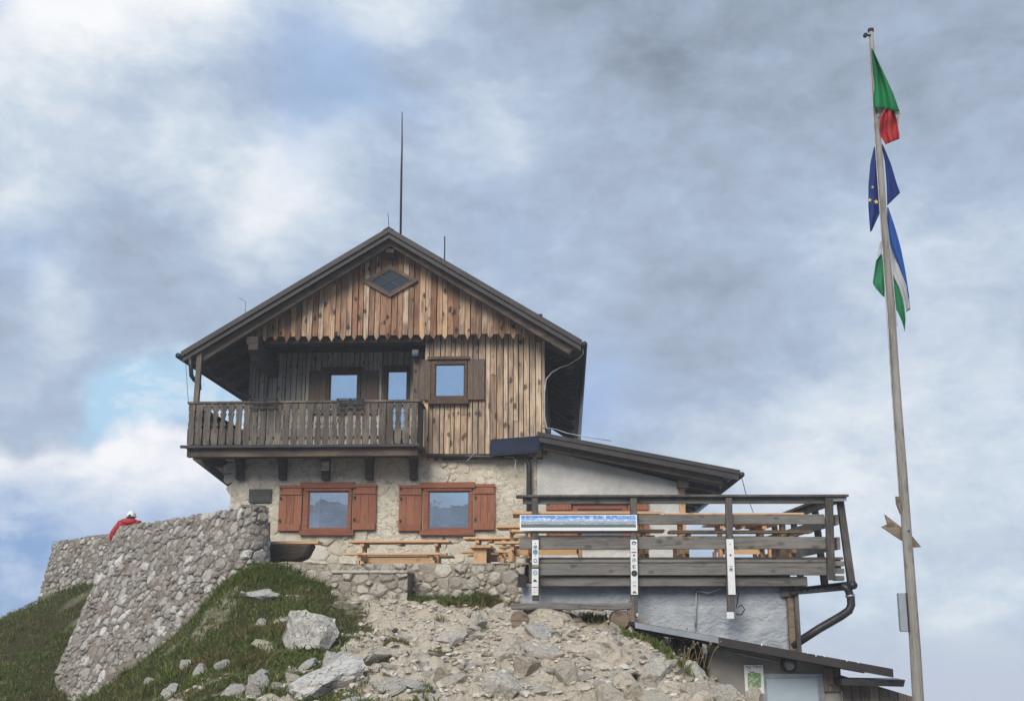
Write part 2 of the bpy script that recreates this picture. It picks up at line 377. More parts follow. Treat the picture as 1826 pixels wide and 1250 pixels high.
class MB:
    def __init__(s): s.v = []; s.f = []
    def add(s, vs, fs):
        k = len(s.v); s.v += [tuple(x) for x in vs]; s.f += [tuple(i + k for i in f) for f in fs]; return s
    def box(s, x0, x1, y0, y1, z0, z1):
        return s.add([(x0, y0, z0), (x1, y0, z0), (x1, y1, z0), (x0, y1, z0), (x0, y0, z1), (x1, y0, z1), (x1, y1, z1), (x0, y1, z1)],
                     [(0, 3, 2, 1), (4, 5, 6, 7), (0, 1, 5, 4), (1, 2, 6, 5), (2, 3, 7, 6), (3, 0, 4, 7)])
    def prism(s, poly, axis, a, b):
        """2-D outline extruded along an axis; outline coordinates are the other two axes in order"""
        def mk(p, c):
            q = list(p); q.insert(axis, c); return tuple(q)
        n = len(poly)
        vs = [mk(p, a) for p in poly] + [mk(p, b) for p in poly]
        fs = [tuple(range(n)), tuple(range(2 * n - 1, n - 1, -1))]
        fs += [(i, i + n, (i + 1) % n + n, (i + 1) % n) for i in range(n)]
        return s.add(vs, fs)
    def tube(s, pts, r, n=8):
        pts = [Vector(p) for p in pts]; m = len(pts)
        rs = r if isinstance(r, (list, tuple)) else [r] * m
        vs = []; fs = []
        ref = None
        for i, p in enumerate(pts):
            t = (pts[min(i + 1, m - 1)] - pts[max(i - 1, 0)]).normalized()
            if ref is None: ref = t.orthogonal().normalized()
            ref = (ref - t * ref.dot(t)).normalized()
            b2 = t.cross(ref)
            for k in range(n):
                a = 2 * math.pi * k / n
                vs.append(tuple(p + (ref * math.cos(a) + b2 * math.sin(a)) * rs[i]))
        for i in range(m - 1):
            for k in range(n):
                fs.append((i * n + k, i * n + (k + 1) % n, (i + 1) * n + (k + 1) % n, (i + 1) * n + k))
        fs.append(tuple(range(n - 1, -1, -1))); fs.append(tuple(range((m - 1) * n, m * n)))
        return s.add(vs, fs)
    def bar(s, p0, p1, w, h, up=(0, 0, 1)):
        p0, p1 = Vector(p0), Vector(p1); t = (p1 - p0).normalized(); up = Vector(up)
        sd = t.cross(up).normalized(); u2 = sd.cross(t).normalized()
        vs = []
        for p in (p0, p1):
            for a, b in ((-1, -1), (1, -1), (1, 1), (-1, 1)):
                vs.append(tuple(p + sd * (a * w / 2) + u2 * (b * h / 2)))
        return s.add(vs, [(0, 1, 2, 3), (7, 6, 5, 4), (0, 4, 5, 1), (1, 5, 6, 2), (2, 6, 7, 3), (3, 7, 4, 0)])
    def quad(s, *pts): return s.add(pts, [tuple(range(len(pts)))])
    def mesh(s, name, m, origin=(0, 0, 0), smooth=False):
        me = bpy.data.meshes.new(name)
        o = origin
        me.from_pydata([(a - o[0], b - o[1], c - o[2]) for a, b, c in s.v], [], s.f)
        me.validate()
        bm = bmesh.new(); bm.from_mesh(me); bmesh.ops.recalc_face_normals(bm, faces=bm.faces)
        bm.to_mesh(me); bm.free()
        if smooth:
            me.polygons.foreach_set('use_smooth', [True] * len(me.polygons))
        me.materials.append(m if not isinstance(m, str) else M[m])
        return me
    def build(s, name, m, parent=None, origin=(0, 0, 0), smooth=False, bevel=0.0):
        o = bpy.data.objects.new(name, s.mesh(name, m, origin, smooth))
        link(o, parent)
        if bevel:
            bv = o.modifiers.new('bevel', 'BEVEL'); bv.width = bevel; bv.segments = 1; bv.limit_method = 'ANGLE'
        return o

class Frame:
    """a building's own axes: u along its front, v into depth, z up"""
    def __init__(s, px, D, yaw):
        s.O = P(px, HOR, D); s.O.z = 0; s.a = R(yaw)
        s.e = Vector((math.cos(s.a), -math.sin(s.a), 0)); s.d = Vector((math.sin(s.a), math.cos(s.a), 0))
    def hp(s, px, py, v=0.0):
        r = ray(px, py); k = (v + s.O.dot(s.d)) / r.dot(s.d); p = r * k
        return (p - s.O).dot(s.e), p.z
    def u(s, px, py, v=0.0): return s.hp(px, py, v)[0]
    def z(s, px, py, v=0.0): return s.hp(px, py, v)[1]
    def w(s, u, v, z): return s.O + s.e * u + s.d * v + Vector((0, 0, z))
    def rect(s, x0, x1, y0, y1, v):
        ym, xm = (y0 + y1) / 2, (x0 + x1) / 2
        return s.u(x0, ym, v), s.u(x1, ym, v), s.z(xm, y1, v), s.z(xm, y0, v)
    def empty(s, name, u=0, v=0, z=0, rz=0.0):
        o = bpy.data.objects.new(name, None); link(o); o.empty_display_size = 0.2
        o.location = s.w(u, v, z); o.rotation_euler = (0, 0, -s.a + rz); return o
    def place(s, mb, name, m, u, v, z, smooth=False, bevel=0.0):
        """a thing made of one mesh, drawn in frame coordinates, its origin at (u, v, z)"""
        o = mb.build(name, m, None, (u, v, z), smooth, bevel)
        o.location = s.w(u, v, z); o.rotation_euler = (0, 0, -s.a); return o

# ------------------------------------------------------------------ noise in numpy
def _hash(ix, iy, iz):
    h = (ix.astype(np.int64) * 374761393 + iy.astype(np.int64) * 668265263 + iz.astype(np.int64) * 2147483647 // 7) & 0xffffffff
    h = ((h ^ (h >> 13)) * 1274126177) & 0xffffffff
    h = (h ^ (h >> 16)) & 0xffff
    return h / 65535.0
def vnoise(x, y, z):
    ix, iy, iz = np.floor(x), np.floor(y), np.floor(z)
    fx, fy, fz = x - ix, y - iy, z - iz
    fx, fy, fz = [f * f * (3 - 2 * f) for f in (fx, fy, fz)]
    r = 0
    for a in (0, 1):
        for b in (0, 1):
            for c in (0, 1):
                w = (fx if a else 1 - fx) * (fy if b else 1 - fy) * (fz if c else 1 - fz)
                r = r + w * _hash(ix + a, iy + b, iz + c)
    return r * 2 - 1
def fbm(x, y, z, oct=4, gain=0.5):
    x, y, z = [np.asarray(q, float) for q in np.broadcast_arrays(x, y, z)]
    s, a = 0, 1.0
    for i in range(oct):
        s = s + a * vnoise(x + 17.3 * i, y + 5.1 * i, z + 9.7 * i); a *= gain; x, y, z = x * 2.03, y * 2.03, z * 2.03
    return s

def smooth01(x): x = np.clip(x, 0, 1); return x * x * (3 - 2 * x)

# ------------------------------------------------------------------ rock shapes
def ico(sub):
    bm = bmesh.new(); bmesh.ops.create_icosphere(bm, subdivisions=sub, radius=1.0)
    v = np.array([p.co[:] for p in bm.verts]); f = [[q.index for q in p.verts] for p in bm.faces]; bm.free()
    return v, f
ICO = {k: ico(k) for k in (1, 2, 3, 4)}

def rock_verts(sub, seed, cuts=9, rough=0.06, lo=0.45, hi=0.85, freq=2.4):
    r = np.random.default_rng(seed); v, f = ICO[sub]; v = v.copy()
    for _ in range(cuts):
        n = r.normal(size=3); n /= np.linalg.norm(n); d = r.uniform(lo, hi)
        k = v @ n - d
        v = v - np.outer(np.maximum(k, 0), n)
    nn = v / np.maximum(np.linalg.norm(v, axis=1, keepdims=True), 1e-6)
    q = v * freq + seed * 3.7
    v = v + nn * (fbm(q[:, 0], q[:, 1], q[:, 2], 3)[:, None] * rough)
    ext = (v.max(0) - v.min(0)) / 2; c = (v.max(0) + v.min(0)) / 2
    return (v - c) / ext, f

def mesh_np(name, v, f, m, smooth=False):
    me = bpy.data.meshes.new(name)
    me.from_pydata(v.tolist(), [], f if isinstance(f, list) else f.tolist())
    if smooth: me.polygons.foreach_set('use_smooth', [True] * len(me.polygons))
    me.materials.append(M[m] if isinstance(m, str) else m)
    return me

# ------------------------------------------------------------------ terrain: a rocky summit
CTRL = []
def cp(px, py, D): p = P(px, py, D); CTRL.append((p.x, p.y, p.z))
for a in [(700, 1252, 12.6), (700, 1185, 14.6), (700, 1115, 17.0), (700, 1084, 18.3),
          (900, 1252, 12.3), (900, 1190, 14.2), (900, 1120, 16.4), (900, 1094, 17.5),
          (1080, 1252, 12.3), (1080, 1195, 14.0), (1080, 1135, 15.8), (1060, 1108, 16.9),
          (1180, 1200, 14.2), (1150, 1150, 15.4), (1230, 1252, 12.4), (1310, 1262, 12.4),
          (590, 1252, 12.8), (590, 1170, 15.2), (590, 1110, 17.2), (590, 1070, 18.3),
          (500, 1252, 13.2), (500, 1165, 15.8), (500, 1100, 17.4), (500, 1058, 18.35), (560, 1062, 18.3),
          (400, 1252, 13.8), (400, 1165, 16.2), (400, 1078, 18.2), (445, 1022, 18.85),
          (300, 1252, 14.6), (330, 1125, 18.3), (270, 1175, 18.6), (180, 1245, 19.3), (200, 1262, 16.5),
          (60, 1078, 27.5), (-10, 1122, 26.0), (-160, 1230, 25.5), (40, 1170, 23.5), (110, 1262, 21.0), (0, 1262, 20.5),
          (600, 1066, 17.95), (665, 1069, 17.9), (728, 1073, 17.9), (150, 1082, 25.3), (185, 1045, 26.2), (-120, 1330, 18.0)]:
    cp(*a)
CTRL += [(0, 0, -1.65), (-6, 6, -1.8), (6, 6, -2.1), (0, 8, -1.5), (0, -15, -2.4), (-14, 8, -4.0), (14, 8, -5.0),
         (-8.4, 25.2, .50), (-6.2, 24.0, .6), (-4, 23, .40), (0, 23, .40), (4, 22.5, .3), (-1.5, 19.9, .30), (-3, 20.2, .35), (0, 19.4, .25), (0, 28, .6), (-5, 30, .6), (5, 30, .3), (10, 26, -8.0), (8.5, 31, -8.0),
         (.8, 18.0, .1), (2.0, 17.9, -.15), (4.2, 18.2, -.9), (3.4, 15.8, -1.5), (5.5, 15.5, -2.1), (4.2, 13.6, -1.75), (5.6, 12.4, -1.9), (5.15, 14.0, -1.42), (7.5, 15, -4.2), (8, 20, -6.0), (9, 10, -3.6)]
CTRL = np.array(CTRL)
def _phi(r2): return np.where(r2 > 0, r2 * np.log(np.maximum(r2, 1e-9)), 0)
_n = len(CTRL)
_K = _phi(((CTRL[:, None, :2] - CTRL[None, :, :2]) ** 2).sum(-1)) + np.eye(_n) * 0.15
_Pm = np.c_[np.ones(_n), CTRL[:, :2]]
_sol = np.linalg.solve(np.block([[_K, _Pm], [_Pm.T, np.zeros((3, 3))]]), np.r_[CTRL[:, 2], np.zeros(3)])
def terr0(x, y):
    x = np.asarray(x, float); y = np.asarray(y, float); sh = x.shape
    xc = np.clip(x.ravel(), -17, 12); yc = np.clip(y.ravel(), -16, 32)
    z = np.zeros(xc.shape)
    for i in range(0, len(xc), 20000):
        X = np.c_[xc[i:i + 20000], yc[i:i + 20000]]
        z[i:i + 20000] = _phi(((X[:, None] - CTRL[None, :, :2]) ** 2).sum(-1)) @ _sol[:_n] + _sol[_n] + X @ _sol[_n + 1:]
    over = np.maximum(np.abs(x.ravel() + 2.5) - 14.5, 0) + np.maximum(y.ravel() - 32, 0) + np.maximum(-16 - y.ravel(), 0) * 0.35
    return (z - over * 0.75).reshape(sh)

def grass_mask(x, y):
    n = fbm(x * 0.9 + 3, y * 0.9, 1.3, 4); n2 = fbm(x * 2.6, y * 2.6, 5.2, 3)
    edge = -2.35 - 0.22 * (y - 17.5) + n * 0.75 + n2 * 0.25
    g = smooth01((edge - x) / 0.5)
    low = smooth01((15.6 - y) / 1.6) * smooth01((x + 7) / 2)              # the lower left is rock and turf by turns
    g = g * (1 - low * smooth01((n2 + 0.10) / 0.25) * 0.95)
    g = g * (1 - .45 * smooth01((fbm(x * 1.7 + 40, y * 1.7, 3.9, 4) - .38) / .18))
    band = smooth01((0.42 + n * 0.20 - np.abs(y - 18.15 + 0.1 * (x + 1))) / 0.25) * smooth01((x + 4.5) / .5) * smooth01((0.35 - x) / .3)
    r1 = smooth01((0.55 - np.hypot((x - 2.05) / 1.1, (y - 15.4 + (x - 2.0) * 1.5) / 0.75) + n2 * .2) / 0.3)
    r2 = smooth01((0.40 - np.hypot(x - 1.2, (y - 16.85) / .6) + n2 * .15) / 0.2)
    tuft = smooth01((fbm(x * 1.9 + 31, y * 1.9, 7.7, 3) - 0.62) / 0.12) * 0.8
    return np.clip(np.maximum.reduce([g, band, r1, r2, tuft]), 0, 1)

def terr(x, y):
    z = terr0(x, y); g = grass_mask(x, y)
    q = (z + .22 * fbm(x * .9 + 2, y * .9, 8.8, 4)) / .15; fr = q - np.floor(q)
    z = z + (1 - g) * .15 * (smooth01((fr - .5) * 3.2 + .5) - fr) * .85
    rid = 1 - np.abs(fbm(x * 1.1 + 5, y * 1.5 + 2, .5, 4)) * 1.4
    led = fbm(x * 2.6 + y * 1.1, y * 2.6 - x * .6, 2.2, 4)
    near = smooth01((np.asarray(y) - 7) / 3)
    return z + near * ((1 - g) * (0.10 * (rid - 0.5) + 0.11 * led + .035 * (1 - 2 * np.abs(fbm(x * 5.5 + 3, y * 6.5, 4.1, 3)))) + g * (0.06 * fbm(x * 1.6, y * 1.6, 9, 3) + 0.03))

def axis(lo, hi, f0, f1, fine, coarse):
    a = []
    x = f0
    st = fine
    while x > lo: a.append(x); st = min(st * 1.12, coarse); x -= st
    a.append(lo); a = a[::-1]
    b = list(np.arange(f0 + fine, f1, fine)); x = f1; st = fine
    while x < hi: b.append(x); st = min(st * 1.12, coarse); x += st
    b.append(hi)
    return np.array(a + b)
ax = axis(-42, 38, -7.5, 4.5, 0.045, 4.0); ay = axis(-45, 48, 11.8, 19.2, 0.04, 4.0)
GX, GY = np.meshgrid(ax, ay)
GZ = terr(GX, GY)
nx, ny = len(ax), len(ay)
gv = np.c_[GX.ravel(), GY.ravel(), GZ.ravel()]
idx = np.arange(nx * ny).reshape(ny, nx)
gf = np.c_[idx[:-1, :-1].ravel(), idx[:-1, 1:].ravel(), idx[1:, 1:].ravel(), idx[1:, :-1].ravel()]

def ground_mat():
    m, t, b = mat('summit_ground')
    tcn = t.new('ShaderNodeTexCoord'); v = tcn.outputs['Object']
    at = t.new('ShaderNodeAttribute'); at.attribute_name = 'turf'
    w = t.vmath('ADD', v, t.scale(t.noisec(v, 3.0, 3.0), 0.3))
    n1 = t.noise(w, 1.4, 8.0, 0.65, 0.6); n2 = t.noise(v, 9.0, 8.0, 0.7, 0.5); n3 = t.noise(v, 45.0, 5.0, 0.65)
    w2 = t.vmath('ADD', v, t.scale(t.noisec(v, 7.0, 5.0), 0.22)); cell = t.voro(w2, 8.0, 'F1', 1); ce = t.voro(w2, 8.0, 'DISTANCE_TO_EDGE', 0); ce2 = t.voro(w2, 3.2, 'DISTANCE_TO_EDGE', 0)
    sep = t.new('ShaderNodeSeparateColor'); t.l.new(cell, sep.inputs[0])
    rock = t.ramp(sep.outputs[0], [(0, (.50, .44, .35)), (.35, (.60, .54, .44)), (.7, (.67, .62, .53)), (1, (.55, .485, .39))])
    rock = t.mix(t.mapr(n1, 0.40, 0.68, 0, .65), rock, (.55, .465, .35))
    rock = t.mix(t.mapr(n2, 0.52, 0.72, 0, .5), rock, (.33, .27, .195))
    rock = t.mix(t.mapr(n3, 0.55, 0.72, 0, .4), rock, (.26, .21, .15))
    rock = t.mix(t.mapr(t.math('ADD', ce, t.math('MULTIPLY', t.math('SUBTRACT', n2, .5), .5)), 0.03, -.05, 0, .5), rock, (.13, .105, .08))
    rock = t.mix(t.mapr(t.math('ADD', ce2, t.math('MULTIPLY', t.math('SUBTRACT', n2, .5), .6)), 0.03, -.05, 0, .6), rock, (.11, .09, .07))
    rock = t.mix(.35, rock, (.60, .52, .405))
    soil = t.mix(t.mapr(n2, 0.4, 0.65), (.040, .046, .017), (.075, .070, .028))
    soil = t.mix(t.mapr(n1, 0.5, 0.68, 0, .7), soil, (.105, .078, .038))
    t.put(b.inputs['Base Color'], t.mix(at.outputs['Fac'], rock, soil)); b.inputs['Roughness'].default_value = 0.97
    b.inputs['Specular IOR Level'].default_value = 0.1
    n5 = t.noise(t.mapping(w2, scale=(1, 1, 2.5), rot=(.3, .2, .5)), 5.0, 7.0, .62)
    h = t.math('ADD', t.math('MULTIPLY', n2, 1.0), t.math('ADD', t.math('MULTIPLY', n3, .5), t.math('ADD', t.math('MULTIPLY', n5, 1.2), t.mapr(ce2, 0, .06, 0, .25))))
    bump(t, b, h, 1.0, 0.05)
    return m
M['ground'] = ground_mat()
gm = mesh_np('ground', gv, gf, 'ground', True)
att = gm.attributes.new('turf', 'FLOAT', 'POINT'); att.data.foreach_set('value', grass_mask(GX, GY).ravel().astype(np.float32))
ground = struct(link(bpy.data.objects.new('ground', gm)))

def on_ground(px, py, lo=9.0, hi=26.0):
    """where the line of sight of a photo spot meets the terrain"""
    Ds = np.arange(lo, hi, 0.05); r = ray(px, py)
    pts = np.array([[r.x * D / r.y, D, r.z * D / r.y] for D in Ds])
    below = pts[:, 2] < terr(pts[:, 0], pts[:, 1])
    i = int(np.argmax(below)) if below.any() else len(Ds) - 1
    return Vector(pts[i])

# mountains behind the photographer, seen only as reflections in the panes
mv, mf = [], []
NA = 160
for i in range(NA + 1):
    a = math.pi * (1.0 + i / NA)
    for k, (rad, hh) in enumerate(((1500, -500), (1900, 0.0), (2300, 1.0), (3200, -500))):
        ridge = 262 + 60 * float(fbm(a * 3.1, 2.0, 1.0, 5, .55))
        z = hh if hh < 0 else (ridge if hh == 1.0 else ridge * .45 + 40 * float(fbm(a * 7, 5.0, 2.0, 4)))
        mv.append((rad * math.cos(a), rad * math.sin(a), z))
for i in range(NA):
    for k in range(3):
        mf.append((i * 4 + k, i * 4 + k + 1, i * 4 + k + 5, i * 4 + k + 4))
mm = bpy.data.meshes.new('mountains'); mm.from_pydata(mv, [], mf)
M['mountain'] = plain('hazy_mountain_slope', (.21, .26, .34), 0.95, 0, 0.45, 0.006)  # distance haze is mixed into this blue-grey slope colour
mm.materials.append(M['mountain'])
struct(link(bpy.data.objects.new('mountains', mm)))

# ------------------------------------------------------------------ rubble walls
def clip_cell(c, others, reach):
    """the patch of wall nearer to c than to its neighbours"""
    poly = [(c[0] + reach * math.cos(k * math.pi / 4 + .3), c[1] + reach * math.sin(k * math.pi / 4 + .3)) for k in range(8)]
    for o in others:
        mx, my = (c[0] + o[0]) / 2, (c[1] + o[1]) / 2; nx_, ny_ = o[0] - c[0], o[1] - c[1]
        w = (c[2] - o[2]) / 2 / math.hypot(nx_, ny_); mx += nx_ * w; my += ny_ * w
        out = []
        for i in range(len(poly)):
            p, q = poly[i], poly[(i + 1) % len(poly)]
            dp = (p[0] - mx) * nx_ + (p[1] - my) * ny_; dq = (q[0] - mx) * nx_ + (q[1] - my) * ny_
            if dp <= 0: out.append(p)
            if dp * dq < 0: t = dp / (dp - dq); out.append((p[0] + (q[0] - p[0]) * t, p[1] + (q[1] - p[1]) * t))
        poly = out
        if len(poly) < 3: return None
    return poly

def cell_stones(discs, warp, unwarp, gap, depth, seed, tilt=.25, round_=.35):
    """outlines fitted to each other with joints between; gives (radius, 2-D rings with heights, faces) for each stone"""
    r = random.Random(seed); pts = [warp(x, y) + (rad,) for x, y, rad in discs]; cell = .35; grid = {}
    for i, p in enumerate(pts): grid.setdefault((int(p[0] // cell), int(p[1] // cell)), []).append(i)
    res = []
    for i, c in enumerate(pts):
        gi, gj = int(c[0] // cell), int(c[1] // cell); nb_ = [pts[k] for a in range(-2, 3) for b in range(-2, 3) for k in grid.get((gi + a, gj + b), ()) if k != i]
        nb_.sort(key=lambda o: (o[0] - c[0]) ** 2 + (o[1] - c[1]) ** 2)
        poly = clip_cell(c, nb_[:18], c[2] * r.uniform(1.5, 2.1))
        if not poly: res.append(None); continue
        cx_ = sum(p[0] for p in poly) / len(poly); cy_ = sum(p[1] for p in poly) / len(poly)
        # drop crowded corners, cut the sharp ones, jitter
        keep = [p for k, p in enumerate(poly) if math.hypot(p[0] - poly[k - 1][0], p[1] - poly[k - 1][1]) > c[2] * .18]
        if len(keep) < 3: res.append(None); continue
        ringp = []
        for k, p in enumerate(keep):
            q = keep[(k + 1) % len(keep)]
            ck = r.uniform(-.02, .14); ringp.append((p[0] * (1 - ck) + cx_ * ck, p[1] * (1 - ck) + cy_ * ck))
            e = r.uniform(-.20, .10) * c[2]; dx, dy = q[0] - p[0], q[1] - p[1]; l = math.hypot(dx, dy) + 1e-9
            ringp.append(((p[0] + q[0]) / 2 + dy / l * e, (p[1] + q[1]) / 2 - dx / l * e))
        rad = sum(math.hypot(p[0] - cx_, p[1] - cy_) for p in ringp) / len(ringp)
        f0 = max(.3, 1 - gap * r.uniform(.6, 1.6) / rad)
        d = depth * r.uniform(.15, 1.5); tx, ty = r.uniform(-tilt, tilt), r.uniform(-tilt, tilt)
        V3 = []; n = len(ringp)
        for sc_, hh_ in ((f0, -.04), (f0 * .97, d * .45), (f0 * (1 - round_ * r.uniform(.6, 1.3)), d)):
            for p in ringp:
                x, y = cx_ + (p[0] - cx_) * sc_, cy_ + (p[1] - cy_) * sc_
                h = hh_ + (0 if hh_ < 0 else (tx * (x - cx_) + ty * (y - cy_)) * (hh_ / d) + r.uniform(-.12, .12) * d)
                V3.append(unwarp(x, y) + (h,))
        V3.append(unwarp(cx_, cy_) + (d * 1.08,))
        F = []
        for k in range(2):
            for j in range(n): F.append((k * n + j, k * n + (j + 1) % n, (k + 1) * n + (j + 1) % n, (k + 1) * n + j))
        for j in range(n): F.append((2 * n + j, 2 * n + (j + 1) % n, 3 * n))
        res.append((rad, V3, F))
    return res

def poisson(w, h, rmin, rmax, tries, seed, ok=None, pw=2.0):
    """random discs of mixed size that do not overlap"""
    r = np.random.default_rng(seed); cell = rmax * 2; grid = {}; out = []
    for k in range(tries):
        frac = k / tries
        rad = rmin + (rmax - rmin) * max(0, (1 - frac * 1.15)) ** pw * r.uniform(.6, 1)
        x, y = r.uniform(0, w), r.uniform(0, h)
        if ok and not ok(x, y): continue
        ci, cj = int(x / cell), int(y / cell); bad = False
        for i in (ci - 1, ci, ci + 1):
            for j in (cj - 1, cj, cj + 1):
                for (a, b, c) in grid.get((i, j), ()):
                    if (a - x) ** 2 + ((b - y) * 1.15) ** 2 < ((c + rad) * 0.93) ** 2: bad = True; break
                if bad: break
            if bad: break
        if bad: continue
        grid.setdefault((ci, cj), []).append((x, y, rad)); out.append((x, y, rad))
    return out

def rubble_wall(name, path, batter, height, thick, mortar, stone_key, stone_mat, rmin, rmax, tries, seed, limit=300, visible=None, tilt=0.0, amp=0.04, nsub=0.06, gap=.012, depth=.045):
    """path: list of (x, y, ztop) world points; the wall hangs down from it and leans out by batter (a list, one per point)"""
    pts = np.array(path, float); seg = np.hypot(*(pts[1:, :2] - pts[:-1, :2]).T); L = np.r_[0, np.cumsum(seg)]; total = L[-1]
    def at(s):
        x = np.interp(s, L, pts[:, 0]); y = np.interp(s, L, pts[:, 1]); z = np.interp(s, L, pts[:, 2]); b = np.interp(s, L, batter)
        e = 0.25
        tx = np.interp(s + e, L, pts[:, 0]) - np.interp(s - e, L, pts[:, 0]); ty = np.interp(s + e, L, pts[:, 1]) - np.interp(s - e, L, pts[:, 1])
        l = np.hypot(tx, ty) + 1e-9
        return x, y, z, b, tx / l, ty / l
    def surf(s, h):
        x, y, z, b, tx, ty = at(s)
        nx_, ny_ = ty, -tx                       # outward: right of the walking direction
        return np.stack([x + nx_ * b * h, y + ny_ * b * h, z - h], -1), np.stack([nx_, ny_, b * 1.0], -1)
    ns, nh = int(total / nsub) + 2, int(height / nsub) + 2
    S, Hh = np.meshgrid(np.linspace(0, total, ns), np.linspace(0, height, nh))
    p, n = surf(S.ravel(), Hh.ravel()); n /= np.linalg.norm(n, axis=1, keepdims=True)
    d = fbm(p[:, 0] * 5, p[:, 1] * 5, p[:, 2] * 5, 3) * amp
    p = p + n * d[:, None]
    p[:, 2] += np.where(Hh.ravel() < 1e-6, fbm(p[:, 0] * 2.3, p[:, 1] * 2.3, 3.0, 3) * .035, 0)
    back = p[:ns].copy(); back[:, :2] -= n[:ns, :2] / np.linalg.norm(n[:ns, :2], axis=1, keepdims=True) * thick; back[:, 2] += .01
    bot = back.copy(); bot[:, 2] -= height
    v = np.r_[p, back, bot]; ii = np.arange(ns * nh).reshape(nh, ns)
    f = [list(q) for q in np.c_[ii[:-1, :-1].ravel(), ii[1:, :-1].ravel(), ii[1:, 1:].ravel(), ii[:-1, 1:].ravel()]]
    b0 = ns * nh; b1 = b0 + ns
    for i in range(ns - 1):
        f.append([i, i + 1, b0 + i + 1, b0 + i]); f.append([b0 + i, b0 + i + 1, b1 + i + 1, b1 + i])
    for i in (0, ns - 1):
        f.append([b0 + i, b1 + i] + [int(ii[k, i]) for k in range(nh - 1, -1, -1)])
    wall = link(bpy.data.objects.new(name, mesh_np(name, v, f, mortar, True)))
    discs = poisson(total, height, rmin, rmax, tries, seed, (lambda s, h: visible(surf(np.array(s), np.array(h))[0])) if visible else None)
    ct, st_ = math.cos(tilt), math.sin(tilt); an = 0.78
    wf = lambda x, y: ((x * ct + y * st_), (-x * st_ + y * ct) / an)
    uf = lambda x, y: (x * ct - y * an * st_, x * st_ + y * an * ct)
    cells = [c for c in cell_stones(discs, wf, uf, gap, depth, seed) if c]
    cells.sort(key=lambda q: -q[0])
    rv, rf = [], []; k = 0
    for i, (rad, V3, F) in enumerate(cells):
        a3 = np.array(V3); q, nn = surf(np.clip(a3[:, 0], 0, total), np.clip(a3[:, 1], 0, height)); nn = nn / np.linalg.norm(nn, axis=1, keepdims=True)
        w3 = q + nn * a3[:, 2:3]
        if i < limit:
            c = w3.mean(0); o = bpy.data.objects.new('stone', mesh_np('stone', w3 - c, [list(f_) for f_ in F], stone_mat)); link(o, wall); o.location = c
        else:
            rv.append(w3); rf += [[j + k for j in g] for g in F]; k += len(w3)
    if rv:
        o = link(bpy.data.objects.new('small_stones', mesh_np('small_stones', np.concatenate(rv), rf, stone_mat + '_i')), wall); o['kind'] = 'stuff'
    return wall
def wp(px, py, D): p = P(px, py, D); return (p.x, p.y, p.z)
def gz_at(x, y):
    """terrain height read off the ground mesh"""
    i = min(max(int(np.searchsorted(ax, x)) - 1, 0), nx - 2); j = min(max(int(np.searchsorted(ay, y)) - 1, 0), ny - 2)
    a_, b_ = (x - ax[i]) / (ax[i + 1] - ax[i]), (y - ay[j]) / (ay[j + 1] - ay[j])
    return float(GZ[j, i] * (1 - a_) * (1 - b_) + GZ[j, i + 1] * a_ * (1 - b_) + GZ[j + 1, i] * (1 - a_) * b_ + GZ[j + 1, i + 1] * a_ * b_)
def above(q, margin=.15):
    return q[2] > gz_at(float(q[0]), float(q[1])) - margin

w1 = rubble_wall('retaining_wall', [wp(474, 905, 22.0), wp(472, 904, 19.6), wp(452, 904, 19.4), wp(400, 910, 20.0), wp(310, 925, 21.3), wp(222, 937, 22.6), wp(212, 944, 23.3), wp(214, 950, 25.2)][::-1],
                 [.26, .32, .36, .35, .28, .14, .10, .08], 5.0, .45, 'mortar', 'rubble', 'rstone', .028, .128, 17000, 5, 300, above, tilt=-.6, gap=.008, depth=.036, amp=.034)

tag(w1, 'tall leaning grey rubble stone retaining wall left of the hut', 'stone wall')
w2 = rubble_wall('parapet_wall', [wp(104, 968, 29.6), wp(97, 968, 28.2), wp(108, 964, 27.9), wp(150, 958, 27.4), wp(225, 950, 26.4)],
                 [.14, .16, .18, .18, .15], 2.6, .45, 'mortar', 'rubble', 'rstone', .035, .11, 6000, 9, 160, above, tilt=-.3, gap=.016, depth=.03)
tag(w2, 'lower rubble parapet wall farthest left, behind the leaning retaining wall', 'stone wall')
w3 = rubble_wall('terrace_wall', [wp(470, 1004, 19.6), wp(560, 1006, 19.1), wp(700, 1006, 18.75), wp(830, 1006, 18.4), wp(937, 1006, 18.05)],
                 [.12, .12, .12, .12, .10], 1.15, .6, 'mortar_l', 'terrace', 'tstone', .03, .15, 6000, 21, 230, above, amp=.03, depth=.04, gap=.010)
tag(w3, 'low cream stone terrace wall under the picnic tables', 'stone wall')

# ------------------------------------------------------------------ the mountain hut
H = Frame(690, 25.0, 2.9)
hut = H.empty('mountain_hut')
tag(hut, 'mountain hut with wooden upper floor, stone base and steep dark gable roof', 'building')

